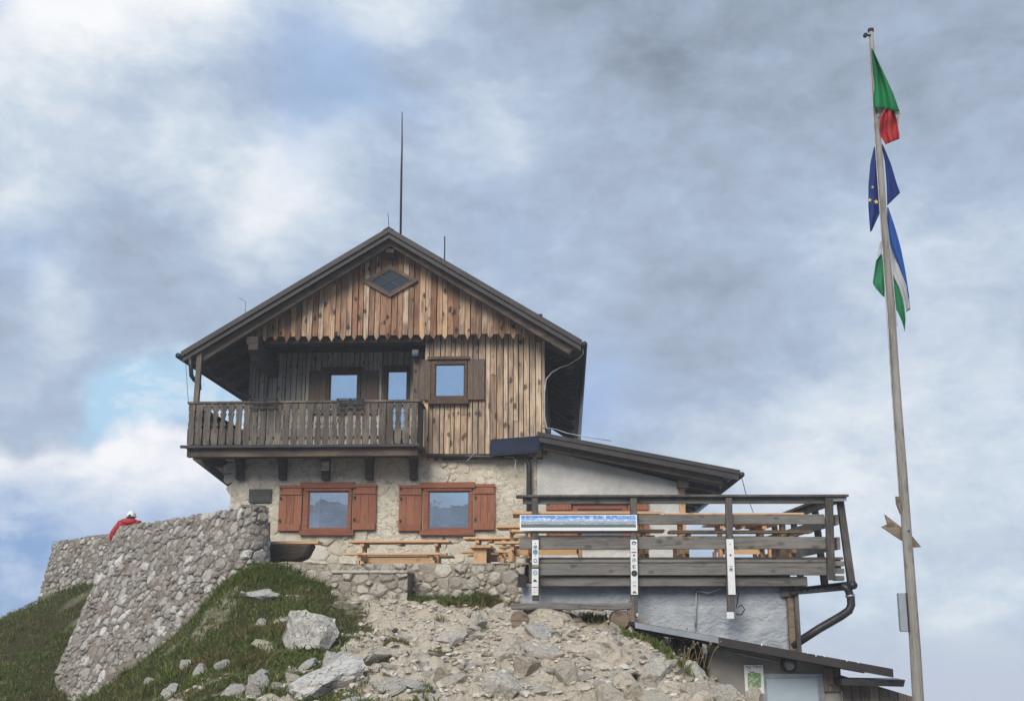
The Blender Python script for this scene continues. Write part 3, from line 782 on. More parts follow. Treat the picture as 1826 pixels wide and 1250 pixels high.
def gridwall(name, m, parent, u0, u1, z0, z1, v, step, holes=(), amp=0.02, seed=0, top=None, back=0.3, sc=2.2):
    """a rendered wall with real openings; its face is uneven"""
    us = np.linspace(u0, u1, max(2, int((u1 - u0) / step) + 1)); zs = np.linspace(z0, z1, max(2, int((z1 - z0) / step) + 1))
    for (a, b, c, d) in holes:
        for e in (a, b): us[np.argmin(abs(us - e))] = e
        for e in (c, d): zs[np.argmin(abs(zs - e))] = e
    U, Z = np.meshgrid(us, zs)
    if top is not None:
        t = top(U); Z = z0 + (Z - z0) * (t - z0) / (z1 - z0)
    n = fbm(U * sc + seed, Z * sc, 3.3 + seed, 4) * amp + fbm(U * sc * 4 + seed, Z * sc * 4, 1.3, 3) * amp * .35
    edge = np.minimum(U - us[0], us[-1] - U); n = n * smooth01(edge / .05 + .2)
    V = v + n
    vs = np.stack([U, V, Z], -1).reshape(-1, 3); ii = np.arange(U.size).reshape(U.shape)
    f = []
    for j in range(len(zs) - 1):
        zc = (zs[j] + zs[j + 1]) / 2
        for i in range(len(us) - 1):
            uc = (us[i] + us[i + 1]) / 2
            if any(a < uc < b and c < zc < d for (a, b, c, d) in holes): continue
            f.append((int(ii[j, i]), int(ii[j, i + 1]), int(ii[j + 1, i + 1]), int(ii[j + 1, i])))
    # returns and back
    k = len(vs); bk = np.array([(us[0], v + back, z0), (us[-1], v + back, z0), (us[-1], v + back, float(Z[-1, -1])), (us[0], v + back, float(Z[-1, 0]))])
    vs = np.r_[vs, bk]
    f.append(tuple([int(ii[j, 0]) for j in range(len(zs))] + [k + 3, k]))
    f.append(tuple([int(ii[j, -1]) for j in range(len(zs) - 1, -1, -1)] + [k + 1, k + 2]))
    f.append(tuple([int(ii[-1, i]) for i in range(len(us))] + [k + 2, k + 3]))
    return link(bpy.data.objects.new(name, mesh_np(name, vs, f, m, True)), parent)

Z_FLOOR = 0.66
uL = H.u(413, 860); uR = H.u(968, 700, -.06); uB = H.u(757, 700, -.06)
zBal = H.z(540, 797, -.95)                       # balcony floor, underside
zSt = H.z(860, 810, 0)                           # top of the stone storey on the right
# lower windows (opening rectangles)
win_low = [(541, 627, 864, 946), (755, 842, 864, 946)]
holes = []
for (a, b, c, d) in win_low:
    u0, u1, z0, z1 = H.rect(a + 8, b - 5, c + 12, d - 3, 0); holes.append((u0, u1, z0, z1))
uW = H.u(957, 850)
stone_wall = gridwall('stone_wall', 'plaster_l', hut, uL, uW, .3, zSt, 0.0, .035, holes, .035, 1, back=.4)
# stones that stand out of the render, thick on the left and at the foot, few on the right
def stone_ok(u, z):
    uu, zz = u + uL, z + .3
    for (a, b, c, d) in win_low:
        u0, u1, z0, z1 = H.rect(a - 47, b + 45, c - 6, d + 10, 0)
        if u0 < uu < u1 and z0 < zz < z1: return False
    x = (uu - uL) / (uW - uL)
    low = zz < H.z(700, 950, 0)
    pr = (0.85 if low else 0.62 - 0.95 * max(0, x - .2))
    return random.random() < pr and zz > Z_FLOOR - .2
dl = poisson(uW - uL, zSt - .3, .05, .20, 3200, 33, stone_ok, 1.2)
idn = lambda x, y: (x, y * 1.25); inv = lambda x, y: (x, y / 1.25)
fc = sorted([c for c in cell_stones(dl, idn, inv, .010, .016, 6, .08, .28) if c], key=lambda q: -q[0])[:290]
for rad, V3, F in fc:
    w3 = np.array([(s_ + uL, -h_, z_ + .3) for s_, z_, h_ in V3]); c = w3.mean(0)
    o = bpy.data.objects.new('stone', mesh_np('stone', w3 - c, [list(q) for q in F], 'wstone')); link(o, stone_wall); o.location = c

# lean-to on the right: rendered wall under a mono-pitch roof
uX = H.u(1222, 900, 0)
zl0, zl1 = H.z(970, 800, 0), H.z(1222, 862, 0)
uq0 = H.u(970, 800)
def lean_top(u): return zl0 + (u - uq0) * (zl1 - zl0) / (uX - uq0)
lean_wall = gridwall('lean_to_wall', 'plaster_r', hut, uW + .004, uX - .12, .3, 3.6, 0.02, .05, (), .02, 4, top=lean_top, back=.35)
MB().box(uX - .119, uX, -.02, .12, .3, lean_top(uX) - .02).build('corner_post', 'table_leg', hut)
MB().box(uX - .25, uX - .121, .38, 9.0, .3, lean_top(uX) - .1).build('lean_to_side_wall', 'plaster_r', hut)
# lean-to roof
A0 = H.hp(962, 770, -.75); A1 = H.hp(1320, 838, -.75)
sl = (A1[1] - A0[1]) / (A1[0] - A0[0])
def lroof(u): return A0[1] + (u - A0[0]) * sl
def slab(u0, u1, v0, v1, t0, t1, zf): # sloping slab between depth t0 and t1 below the roof line
    m = MB(); m.prism([(u0, zf(u0) - t0), (u1, zf(u1) - t0), (u1, zf(u1) - t1), (u0, zf(u0) - t1)], 1, v0, v1); return m
lr = slab(A0[0] - .05, A1[0], -.75, 9.3, 0, .09, lroof).build('lean_to_roof', 'roof', hut)
slab(A0[0] - .02, A1[0] - .03, -.72, -.66, .092, .215, lroof).build('fascia_board', 'roof', lr)
slab(A0[0] + .06, A1[0] - .35, -.50, -.36, .10, .34, lroof).build('barge_rafter', 'rafter', lr)
for i in range(7):
    v = .5 + i * 1.3
    slab(A0[0] + .2, A1[0] - .12, v, v + .12, .092, .24, lroof).build('rafter', 'darkwood', lr)
slab(A0[0] + .1, A1[0] - .10, -.355, 9.2, .0915, .12, lroof).build('soffit', 'darkwood_d', lr)
MB().tube([(A1[0] + .03, -.78, lroof(A1[0]) - .10), (A1[0] + .03, 9.2, lroof(A1[0]) - .14)], .06, 8).build('gutter', 'gutter', lr, smooth=True)
MB().box(H.u(1208, 860, -.1), H.u(1226, 860, -.1), -.3, .3, lean_top(uX) - .12, lean_top(uX) + .05).build('purlin_end', 'darkwood_d', lr)
MB().box(H.u(968, 800, -.3), H.u(975, 800, -.3), -.35, .1, H.z(970, 808, -.3), H.z(970, 800, -.3)).build('purlin_end', 'darkwood_d', lr)
# ridge flashings sticking up from the roof
for (x, y) in ((1062, 786), (1145, 803), (1215, 818)):
    u, z = H.hp(x, y, 2.5); MB().box(u - .12, u + .12, 2.4, 2.55, lroof(u) - .02, lroof(u) + .10).build('snow_guard', 'steel', lr)

# upper floor walls: dark sheathing with boards nailed on
zG = H.z(700, 600, -.40)                         # foot of the gable boarding
VREC = 1.2
uRecL = H.u(450, 670, VREC)
bw = MB().box(uB, uR, 0, .12, zSt - .12, zG + .6).build('upper_wall', 'black', hut)
MB().box(uR - .12, uR - .001, .121, 12.6, zSt - .3, zG + .5).build('side_wall', 'darkwood_d', hut)
MB().box(uB + .002, uB + .10, .121, VREC, zSt, zG + .3).build('return_wall', 'recess', hut)
rw = MB().box(uRecL, uB + .1, VREC + .04, VREC + .16, zBal, zG + .4).build('recess_wall', 'black', hut)
MB().box(uRecL, uRecL + .12, VREC + .17, 12.6, zBal, zG + .3).build('left_side_wall', 'recess', hut)
MB().box(uL + .02, uL + .3, .41, 12.6, .3, zBal).build('left_stone_side', 'plaster_l', hut)

def boards(parent, m, u0, u1, v, zlo, zhi, width, seed, skip=(), split=0.0, name='board'):
    r = random.Random(seed); u = u0
    while u < u1 - .02:
        w = min(width * r.uniform(.72, 1.28), u1 - u)
        z0 = zlo(u, r) if callable(zlo) else zlo; za = zhi(u) if callable(zhi) else zhi; zb = zhi(u + w) if callable(zhi) else zhi
        vv = v - r.uniform(0, .020); cuts = [z0]
        if r.random() < split: cuts.append(z0 + (min(za, zb) - z0) * r.uniform(.25, .7))
        for k, c in enumerate(cuts):
            top = (za, zb) if k == len(cuts) - 1 else (cuts[k + 1] - .008,) * 2
            tl = r.uniform(-.004, .004)
            gp = r.uniform(.010, .022); poly = [(u + .004, c), (u + w - gp, c), (u + w - gp + tl, top[1]), (u + .004 + tl, top[0])]
            MB().prism(poly, 1, vv - .022 - .006 * k, v + .004).build(name, m, parent)
        u += w

boards(bw, 'block', uB, uR, -.03, zSt - .08, zG + .35, .128, 3, split=.3)
boards(rw, 'recess', uRecL, uB - .02, VREC, zBal + .05, zG + .3, .118, 8, split=.08)
MB().box(uR - .015, uR + .045, -.09, .10, zSt - .1, zG + .3).build('corner_board', 'block', hut)
MB().box(uRecL - .05, uRecL + .01, VREC - .06, VREC + .2, zBal, zG + .1).build('corner_board', 'recess', hut)

# roof geometry, taken at the front edge of the overhang
VF = -1.05
ap = H.hp(693, 405, VF); le = H.hp(322, 632, VF); re_ = H.hp(1038, 601, VF)
slope = ((ap[1] - le[1]) / (ap[0] - le[0]) + (ap[1] - re_[1]) / (re_[0] - ap[0])) / 2
def roofz(u): return ap[1] - abs(u - ap[0]) * slope
VB = 13.2
roof = MB()
for s, ue in ((-1, le[0]), (1, re_[0])):
    roof.prism([(ap[0], roofz(ap[0])), (ue, roofz(ue)), (ue, roofz(ue) - .13), (ap[0], roofz(ap[0]) - .13)], 1, VF, VB)
roof = roof.build('roof', 'roof', hut)
for s, ue in ((-1, le[0]), (1, re_[0])):
    m = MB(); a, b = ap[0], ue + s * -.03
    m.prism([(a, roofz(a) - .132), (b, roofz(b) - .132), (b, roofz(b) - .25), (a, roofz(a) - .25)], 1, VF + .05, VF + .10); m.build('fascia_board', 'roof', roof)
    m = MB(); b2 = ue - s * .18
    m.prism([(a, roofz(a) - .23), (b2, roofz(b2) - .23), (b2 - s * .12, roofz(b2) - .38), (a, roofz(a) - .38)], 1, VF + .22, VF + .36); m.build('barge_rafter', 'rafter', roof)
    # soffit boards and rafters under the eaves
    m = MB(); m.prism([(a, roofz(a) - .134), (b, roofz(b) - .134), (b, roofz(b) - .16), (a, roofz(a) - .16)], 1, VF + .11, VB - .1); m.build('soffit', 'soffit', roof)
    for i in range(14):
        v = VF + 1.0 + i * .95; a2 = ap[0] + s * 2.0; b3 = ue - s * (.12 if i % 2 else .20)
        m = MB(); m.prism([(a2, roofz(a2) - .161), (b3, roofz(b3) - .161), (b3, roofz(b3) - .24), (b3 - s * .12, roofz(b3) - .27), (b3 - s * .18, roofz(b3) - .27), (a2, roofz(a2) - .34)], 1, v, v + .14)
        m.build('rafter', 'darkwood', roof)
    # drops along the edge of the sheet
    m = MB(); m.tube([(ue + s * .05, VF - .02, roofz(ue) - .10), (ue + s * .05, VB, roofz(ue) - .16)], .065, 8); m.build('gutter', 'gutter', roof, smooth=True)
for i, ur in enumerate((-.9, 0, .9)):
    pass
m = MB(); a = ap[0]
m.prism([(a - .13, roofz(a) + .012 - .13 * slope), (a, roofz(a) + .012), (a + .13, roofz(a) + .012 - .13 * slope), (a + .13, roofz(a) - .02 - .13 * slope), (a, roofz(a) - .02), (a - .13, roofz(a) - .02 - .13 * slope)], 1, VF - .01, VB)
m.build('ridge_cap', 'roof', roof)
def purlin(u, z, w, h, v0):
    m = MB(); m.prism([(v0, z + h), (v0, z + h * .45), (v0 + .10, z + h * .28), (v0 + .16, z + .02), (v0 + .30, z), (1.0, z), (1.0, z + h)], 0, u - w / 2, u + w / 2)
    return m.build('purlin_end', 'darkwood_d', roof)
purlin(ap[0], H.z(693, 456, -.8), .20, .17, VF + .25)
uu, zz = H.hp(452, 628, -.6); purlin(uu, zz, .26, .34, VF + .30)
uu, zz = H.hp(958, 600, -.6); purlin(uu + .03, zz, .20, .25, VF + .40)
# carved bracket under the left purlin
m = MB(); uu, zz = H.hp(462, 648, -.2); m.prism([(-.75, zz + .36), (-.75, zz + .20), (-.55, zz + .10), (-.45, zz), (.2, zz - .06), (VREC, zz - .06), (VREC, zz + .36)], 0, uu - .11, uu + .11); m.build('purlin_bracket', 'darkwood_d', hut)

# gable boarding with pointed ends
gab = MB(); ug0, ug1 = H.u(447, 600, -.40), H.u(951, 600, -.40)
gz = lambda u: roofz(u) - .20
gab.prism([(ug0, zG + .08), (ug1, zG + .08), (ug1, gz(ug1)), (ap[0], gz(ap[0])), (ug0, gz(ug0))], 1, -.36, -.28)
gab = gab.build('gable_wall', 'black', hut)
ceil = MB().box(ug0 + .02, uB - .06, -.27, VREC, zG + .10, zG + .16).build('loggia_ceiling', 'soffit', hut)
MB().box(ug0 + .02, uB - .02, -.26, -.06, zG - .10, zG + .098).build('tie_beam', 'darkwood', hut)
MB().box(uRecL, uB, VREC - .3, VREC - .14, zG - .02, zG + .099).build('ceiling_beam', 'darkwood', hut)
NB = 50; bwid = (ug1 - ug0) / NB; r = random.Random(17)
zT = H.z(700, 607, -.40) - zG
for i in range(NB):
    u0, u1 = ug0 + i * bwid + .007 + r.uniform(-.008, .008), ug0 + (i + 1) * bwid - .007 + r.uniform(-.008, .008)
    um = (u0 + u1) / 2; zt = lambda u: max(gz(u), zG + .10)
    zb = zG + .012
    if i % 2 == 0:
        jit = r.uniform(-.012, .012)
        poly = [(u0 + .002, zb + .025), (um - .02 + jit, zb + .0), (um + jit, zG - .105 + r.uniform(-.015, .015)), (um + .02 + jit, zb), (u1 - .002, zb + .025)]
        poly = [(u0, zb + .02), (u0, zb - .01), (um + jit, zG - .095 + r.uniform(-.02, .02)), (u1, zb - .01), (u1, zb + .02)]
        th = .036
    else:
        poly = [(u0, zb + .035), (u0 + .012, zb + .015 + r.uniform(-.01, .01)), (u1 - .012, zb + .015), (u1, zb + .035)]; th = .022
    top = [(u1, zt(u1))] + ([(ap[0], gz(ap[0]))] if u0 < ap[0] < u1 else []) + [(u0, zt(u0))]
    MB().prism(poly + top, 1, -.40 - th + r.uniform(-.008, .005), -.359).build('board', 'gable', gab)

# diamond window in the gable
dc = H.hp(696, 502, -.46); dw, dh = (H.u(746, 502, -.46) - H.u(646, 502, -.46)) / 2, (H.z(696, 474, -.46) - H.z(696, 531, -.46)) / 2
def diamond(k, kk=None): return [(dc[0] - dw * k, dc[1]), (dc[0], dc[1] - dh * k), (dc[0] + dw * k, dc[1]), (dc[0], dc[1] + dh * k)]
def ring(outer, inner, v0, v1):
    m = MB(); n = len(outer); vs = [(a, v0, b) for a, b in outer] + [(a, v0, b) for a, b in inner] + [(a, v1, b) for a, b in outer] + [(a, v1, b) for a, b in inner]
    fs = []
    for i in range(n):
        j = (i + 1) % n
        fs += [(i, j, n + j, n + i), (2 * n + i, 3 * n + i, 3 * n + j, 2 * n + j), (i, 2 * n + i, 2 * n + j, j), (n + i, n + j, 3 * n + j, 3 * n + i)]
    return m.add(vs, fs)
dwin = ring(diamond(1.0), diamond(.80), -.50, -.40).build('diamond_window', 'rafter', hut)
ring(diamond(.80), diamond(.69), -.49, -.447).build('sash', 'frame_b', dwin)
for sx, sz in ((-1, 0), (1, 0), (0, 1), (0, -1)):
    cxu, czz = dc[0] + sx * dw * .345, dc[1] + sz * dh * .345
    k = .335
    MB().prism([(cxu - dw * k, czz), (cxu, czz - dh * k), (cxu + dw * k, czz), (cxu, czz + dh * k)], 1, -.466, -.462).build('pane', 'glass_d', dwin)
for s in (-1, 1):
    MB().bar((dc[0] - dw * .35, -.472, dc[1] - s * dh * .35), (dc[0] + dw * .35, -.472, dc[1] + s * dh * .35), .018, .02, (0, 1, 0)).build('glazing_bar', 'rafter', dwin)
MB().prism(diamond(.82), 1, -.452, -.448).build('window_backing', 'black', dwin)

# ---- windows and shutters
def window(parent, fr, pane, v, mf, header=None, sill=None, deep=.35, curtain=None, name='window', glass='glass', proud=.05):
    """fr and pane are rectangles (u0,u1,z0,z1)"""
    a, b, c, d = fr; p, q, s, t = pane
    w = ring([(a, c), (b, c), (b, d), (a, d)], [(p, s), (q, s), (q, t), (p, t)], v - proud, v + .06).build(name, mf, parent)
    e = .028
    ring([(p - .001, s), (q, s), (q, t), (p - .001, t)], [(p + e, s + e), (q - e, s + e), (q - e, t - e), (p + e, t - e)], v - proud + .035, v + .03).build('sash', mf, w)
    MB().box(p + e, q - e, v - .004, v + .002, s + e, t - e).build('pane', glass, w)
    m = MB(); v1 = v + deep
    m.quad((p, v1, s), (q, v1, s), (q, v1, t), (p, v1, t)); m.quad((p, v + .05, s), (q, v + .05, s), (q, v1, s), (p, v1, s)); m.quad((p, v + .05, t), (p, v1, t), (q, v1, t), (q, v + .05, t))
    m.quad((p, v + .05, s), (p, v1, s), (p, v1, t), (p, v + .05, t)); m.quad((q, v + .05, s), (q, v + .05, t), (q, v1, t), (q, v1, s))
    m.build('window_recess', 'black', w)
    if curtain:
        for (c0, c1) in curtain:
            n = 10; mm_ = MB(); u0, u1 = p + (q - p) * c0, p + (q - p) * c1
            pts = [(u0 + (u1 - u0) * i / n, v + .06 + .012 * math.sin(i * 1.9)) for i in range(n + 1)]
            for i in range(n): mm_.quad((*pts[i], s), (*pts[i + 1], s), (*pts[i + 1], t), (*pts[i], t))
            mm_.build('curtain', 'curtain', w)
    if header: x0, x1, z0, z1 = header; MB().box(x0, x1, v - proud - .05, v + .02, z0, z1).build('header', mf, w)
    if sill: x0, x1, z0, z1 = sill; MB().box(x0, x1, v - proud - .05, v + .02, z0, z1).build('sill', mf, w)
    return w

def shutter(parent, x0, x1, y0, y1, v, m, battens=True, hinge=True, slant=0):
    a, b, c, d = H.rect(x0, x1, y0, y1, v)
    s = MB().box(a, b, v, v + .03, c, d).build('shutter', m, parent)
    n = 3
    for i in range(n):
        MB().box(a + (b - a) * i / n + .004, a + (b - a) * (i + 1) / n - .004, v - .014, v - .001, c + .006, d - .006).build('board', m, s)
    if battens:
        for k in (.80, .02):
            z0 = c + (d - c) * k
            MB().box(a + .02, b - .02, v - .042, v - .015, z0, z0 + (d - c) * .14).build('batten', m, s)
        MB().box(a, b, v - .05, v - .015, d - .05, d + .012).build('batten', m, s)
    if hinge:
        for k in (.24, .72, .93):
            z0 = c + (d - c) * k; MB().box(a + .03, a + .07, v - .052, v - .043, z0 - .03, z0 + .03).build('hinge', 'iron', s)
    return s

for (a, b, c, d), cur in zip(win_low, (((.02, .26),), ((.0, .10),))):
    fr = H.rect(a, b, c + 4, d, -.03); pn = H.rect(a + 9, b - 5, c + 12, d - 3, -.03)
    hd = H.rect(a - 5, b + 5, c - 4, c + 6, -.06); sl_ = H.rect(a - 6, b + 4, d, d + 8, -.06)
    window(hut, fr, pn, -.03, 'frame_red', hd, sl_, .5, cur, glass='glass_l')
    m = MB(); x0, x1, z0, z1 = H.rect(a + 2, b - 1, c + 6, c + 11, -.09); m.box(x0, x1, -.10, -.082, z0, z1); m.build('head_rail', 'frame_red', hut)
shutter(hut, 497, 538, 866, 948, -.07, 'shutter'); shutter(hut, 629, 671, 864, 946, -.07, 'shutter')
shutter(hut, 711, 752, 866, 948, -.07, 'shutter'); shutter(hut, 844, 883, 864, 946, -.07, 'shutter')
# lean-to window, mostly behind the deck rail
fr = H.rect(1022, 1118, 898, 975, 0); pn = H.rect(1030, 1110, 908, 970, 0)
window(hut, fr, pn, -.03, 'frame_red', H.rect(1018, 1122, 893, 899, -.05), None, .04)
shutter(hut, 974, 1020, 893, 975, -.07, 'shutter'); shutter(hut, 1120, 1157, 893, 975, -.07, 'shutter')
# upper right window
vv = -.10
window(hut, H.rect(769, 833, 643, 716, vv), H.rect(776, 829, 650, 708, vv), vv, 'frame_b', H.rect(763, 838, 637, 642, vv), H.rect(764, 836, 712, 721, vv), .3, None)
shutter(hut, 737, 768, 641, 714, -.13, 'shutter_b', False); shutter(hut, 834, 864, 640, 713, -.13, 'shutter_b', False, False)
# loggia window and door
vv = VREC - .05
window(hut, H.rect(582, 643, 660, 738, vv), H.rect(588, 638, 667, 733, vv), vv, 'frame_b', H.rect(577, 648, 656, 661, vv), None, .1, None)
shutter(hut, 550, 581, 661, 738, VREC - .09, 'shutter_b', False); shutter(hut, 644, 674, 660, 738, VREC - .09, 'shutter_b', False, False)
zd = zBal + .06
a, b, c, d = H.rect(683, 730, 652, 790, vv); p, q, s, t = H.rect(690, 726, 662, 780, vv)
door = window(hut, (a, b, zd, d), (p, q, zd + .25, t), vv, 'frame_b', None, None, .1, None, name='door')
MB().box(q - .05, q - .02, vv - .09, vv - .05, zd + .95, zd + 1.05).build('handle', 'steel', door)
MB().box(p, q, vv - .03, vv + .05, zd + .001, zd + .249).build('door_panel', 'frame_b', door)

# ------------------------------------------------------------------ balcony (part of the hut)
VBAL = -.95
bx0, bx1 = H.u(335, 750, VBAL), H.u(746, 750, VBAL)
zR = H.z(540, 717, VBAL); zB0 = H.z(540, 791, VBAL)
bal = MB().box(bx0 - .03, bx1 + .02, VBAL - .02, VREC, zBal - .01, zBal + .05)
bal.box(bx0 - .03, uL - .01, VREC + .002, 6.0, zBal - .01, zBal + .05)
bal = bal.build('balcony_floor', 'darkwood', hut)
MB().box(bx0 - .10, bx1 + .05, VBAL - .10, VBAL - .021, zBal - .015, zBal + .045).build('edge_trim', 'gutter', bal)
MB().box(bx0 + .02, bx1, VBAL + .02, VBAL + .18, zBal - .20, zBal - .012).build('edge_beam', 'rafter', bal)
for v in (-.45, .0, .55, 1.1, 1.6, 2.1, 2.6, 3.1):
    MB().box(bx0 + .04, (uL - .01 if v > -.1 else bx1 - .1), v, v + .13, zBal - .17, zBal - .012).build('joist', 'darkwood', bal)
hr = MB().box(bx0 - .02, bx1 + .02, VBAL - .06, VBAL + .07, zR - .02, zR + .025).build('handrail', 'rail', hut)
MB().box(bx0 - .02, bx0 + .09, VBAL + .071, 5.0, zR - .02, zR + .025).build('handrail', 'rail', hut)
MB().box(bx1 - .07, bx1 + .04, VBAL + .071, -.04, zR - .02, zR + .025).build('handrail', 'rail', hut)
NS = 29; sw = (bx1 - bx0) / NS; r = random.Random(4); hh = zR - zB0
for i in range(NS):
    a, b = bx0 + i * sw + .004, bx0 + (i + 1) * sw - .004; m_ = (a + b) / 2
    z = lambda k: zB0 + hh * k
    n = r.uniform(.020, .050)   # half of each cut-out is taken from either board
    prof = [(0.0, .018), (.30, .008), (.36, .012), (.41, n), (.46, .012), (.53, n * .9), (.60, n * 1.05), (.68, n * .7), (.72, .012), (.77, n), (.82, .008), (1.0, .004)]
    right = [(b - x, z(k)) for k, x in prof]; left = [(a + x, z(k)) for k, x in prof][::-1]
    poly = [(m_, zB0 - .022)] + right + left
    vj = r.uniform(-.006, .006)
    MB().prism(poly, 1, VBAL - .028 + vj, VBAL + vj).build('baluster_board', 'rail', hut)
for i in range(22):
    v0 = VBAL + .08 + i * .19
    MB().box(bx0 + .0, bx0 + .028, v0 + .012, v0 + .172, zB0, zR - .021).build('baluster_board', 'rail', hut)
for i in range(4):
    v0 = VBAL + .09 + i * .2
    MB().box(bx1 - .028, bx1, v0, v0 + .185, zB0, zR - .021).build('baluster_board', 'rail', hut)
for z0 in (zB0 + .10, zR - .13):
    MB().box(bx0 + .04, bx1 - .04, VBAL + .016, VBAL + .07, z0, z0 + .07).build('rail_beam', 'rail', hut)
# corner post carrying the roof
pu = H.u(350, 690, VBAL + .05)
MB().prism([(pu - .05, zBal + .05), (pu + .06, zBal + .05), (pu + .085, roofz(pu) - .2), (pu - .025, roofz(pu) - .2)], 1, VBAL + .02, VBAL + .13).build('roof_post', 'rail', hut)
# brackets under the balcony
for x in (427, 503, 580, 658, 737):
    uu = H.u(x, 830, -.2); zb = H.z(x, 856, -.05); zt = zBal - .012
    prof = [(.1, zb), (-.15, zb), (-.19, zb + .06), (-.17, zb + .16), (-.22, zb + .30), (-.36, zt - .18), (-.60, zt - .13), (VBAL + .20, zt - .13), (VBAL + .20, zt), (.1, zt)]
    m = MB().prism(prof, 0, uu - .085, uu + .085); m.build('bracket', 'darkwood_d', hut, bevel=.012)
for v, k in ((.15, 0), (1.7, 0), (3.3, 0)):
    zt = zBal - .012; ow = H.u(347, 822, .15); zb = H.z(413, 870, .15)
    MB().prism([(uL + .02, zb - .08), (uL + .02, zb + .10), (ow + .12, zt), (ow - .05, zt), (ow - .05, zt - .10)], 1, v, v + .12).build('side_bracket', 'darkwood', hut)
    MB().box(ow + .16, uL, v + .002, v + .118, zt - .26, zt - .16).build('bracket_tie', 'darkwood', hut)
    MB().box(uL - .06, uL + .01, v - .02, v + .15, zb - .1, zb + .06).build('bracket_foot', 'darkwood_d', hut)

# gutters and downpipes
u0, z0 = H.hp(752, 797, VBAL); zg = H.z(850, 813, -.13)
pts = [(H.u(745, 797, VBAL), VBAL - .06, H.z(745, 797, VBAL)), (H.u(755, 801, -.8), -.8, H.z(755, 801, -.8)), (H.u(757, 809, -.3), -.3, H.z(757, 811, -.3)), (H.u(766, 814, -.15), -.15, zg + .01), (H.u(850, 814, -.15), -.15, zg - .02), (H.u(925, 815, -.15), -.15, zg - .05), (H.u(938, 818, -.15), -.15, zg - .07), (H.u(944, 828, -.15), -.15, zg - .2), (H.u(944, 860, -.15), -.15, zg - .8), (H.u(943, 1000, -.15), -.15, Z_FLOOR)]
MB().tube(pts, .055, 10).build('downpipe', 'gutter', hut, smooth=True)
MB().tube([(H.u(937, 830, -.1), -.1, H.z(937, 825, -.1)), (H.u(937, 1000, -.1), -.1, Z_FLOOR)], .022, 8).build('conduit', 'cable', hut, smooth=True)
MB().box(uB - .01, H.u(880, 808, -.1), -.16, -.09, zSt - .035, zSt - .005).build('drip_board', 'rafter', hut)
MB().tube([H.hp(846, 808, -.2)[:1] + (-.2,) + H.hp(846, 808, -.2)[1:], (H.u(833, 812, -.2), -.2, H.z(833, 822, -.2))], .008, 6).build('pipe_clip', 'steel', hut)
lu, lz = H.hp(342, 650, VF + .1)
MB().tube([(lu - .06, VF + .1, roofz(le[0]) - .10), (lu - .02, VF + .1, lz - .02), (lu, VF + .12, lz - .25), (lu + .05, VF + .2, lz - .34), (lu + .13, VF + .3, lz - .40), (lu + .14, VF + .32, lz - .55)], .05, 10).build('downpipe', 'gutter', hut, smooth=True)

# ------------------------------------------------------------------ fittings on the hut, each a thing of its own
a, b, c, d = H.rect(444, 484, 872, 896, -.06)
tag(H.place(MB().box(a, b, -.075, -.045, c, d), 'plaque', 'plaque', (a + b) / 2, -.06, c, bevel=.006), 'dark rectangular plaque on the stone wall left of the windows', 'plaque')
# solar panel tilted below the wooden wall
vs = []
for (x, y, v) in ((873, 812, -.42), (966, 804, -.42), (968, 778, -.16), (876, 785, -.16)):
    u, z = H.hp(x, y, v); vs.append((u, v, z))
n = (Vector(vs[1]) - Vector(vs[0])).cross(Vector(vs[3]) - Vector(vs[0])).normalized() * .03
sp = H.empty('solar_panel', *vs[0])
mb = MB().add(vs + [tuple(Vector(q) + n) for q in vs], [(0, 1, 2, 3), (7, 6, 5, 4), (0, 4, 5, 1), (1, 5, 6, 2), (2, 6, 7, 3), (3, 7, 4, 0)])
M['panel'] = plain('panel_cells', (.012, .018, .040), 0.35, 0.0, 0.2, 3.0, 0, 0.4)
mb.build('panel', 'panel', sp, vs[0])
for i, j in ((0, 1), (1, 2), (2, 3), (3, 0)):
    MB().bar(Vector(vs[i]) - n * .2, Vector(vs[j]) - n * .2, .02, .02, (0, -1, .01)).build('frame', 'gutter', sp, vs[0])
for k in (.2, .8):
    q = Vector(vs[3]).lerp(Vector(vs[2]), k); MB().bar(q + Vector((0, -.03, -.03)), q + Vector((0, .14, -.03)), .03, .03).build('bracket', 'iron', sp, vs[0])
tag(sp, 'dark blue solar panel tilted under the wooden wall by the lean-to roof', 'solar panel')
# masts on the roof
def mast(name, pts, r, label):
    q = [H.w(*p) for p in pts]; o = MB().tube(q, r, 6).build(name, 'iron', None, tuple(q[0]), True); o.location = q[0]; return tag(o, label, 'mast')
vr = 3.0
def up(x, y, v=vr): u, z = H.hp(x, y, v); return (u, v, z)
def foot(x, v=vr):
    u = up(x, 430, v)[0]; return (u, v, roofz(u) - .05)
mast('lightning_rod', [foot(715), up(716, 300), up(717, 258), up(717, 200)], [.035, .03, .022, .012], 'tall thin metal mast standing on the roof ridge')
mast('lightning_rod', [foot(793), up(793, 440), up(793, 422)], [.022, .018, .018], 'short metal rod on the right roof slope')
mast('antenna', [foot(695, 1.0), up(693, 395, 1.0), up(692, 381, 1.0)], .008, 'thin bent wire antenna at the roof peak, left of the mast')
mast('antenna', [foot(447, 1.0), up(438, 538, 1.0), up(426, 531, 1.0)], .006, 'thin slanted wire low on the left roof slope')
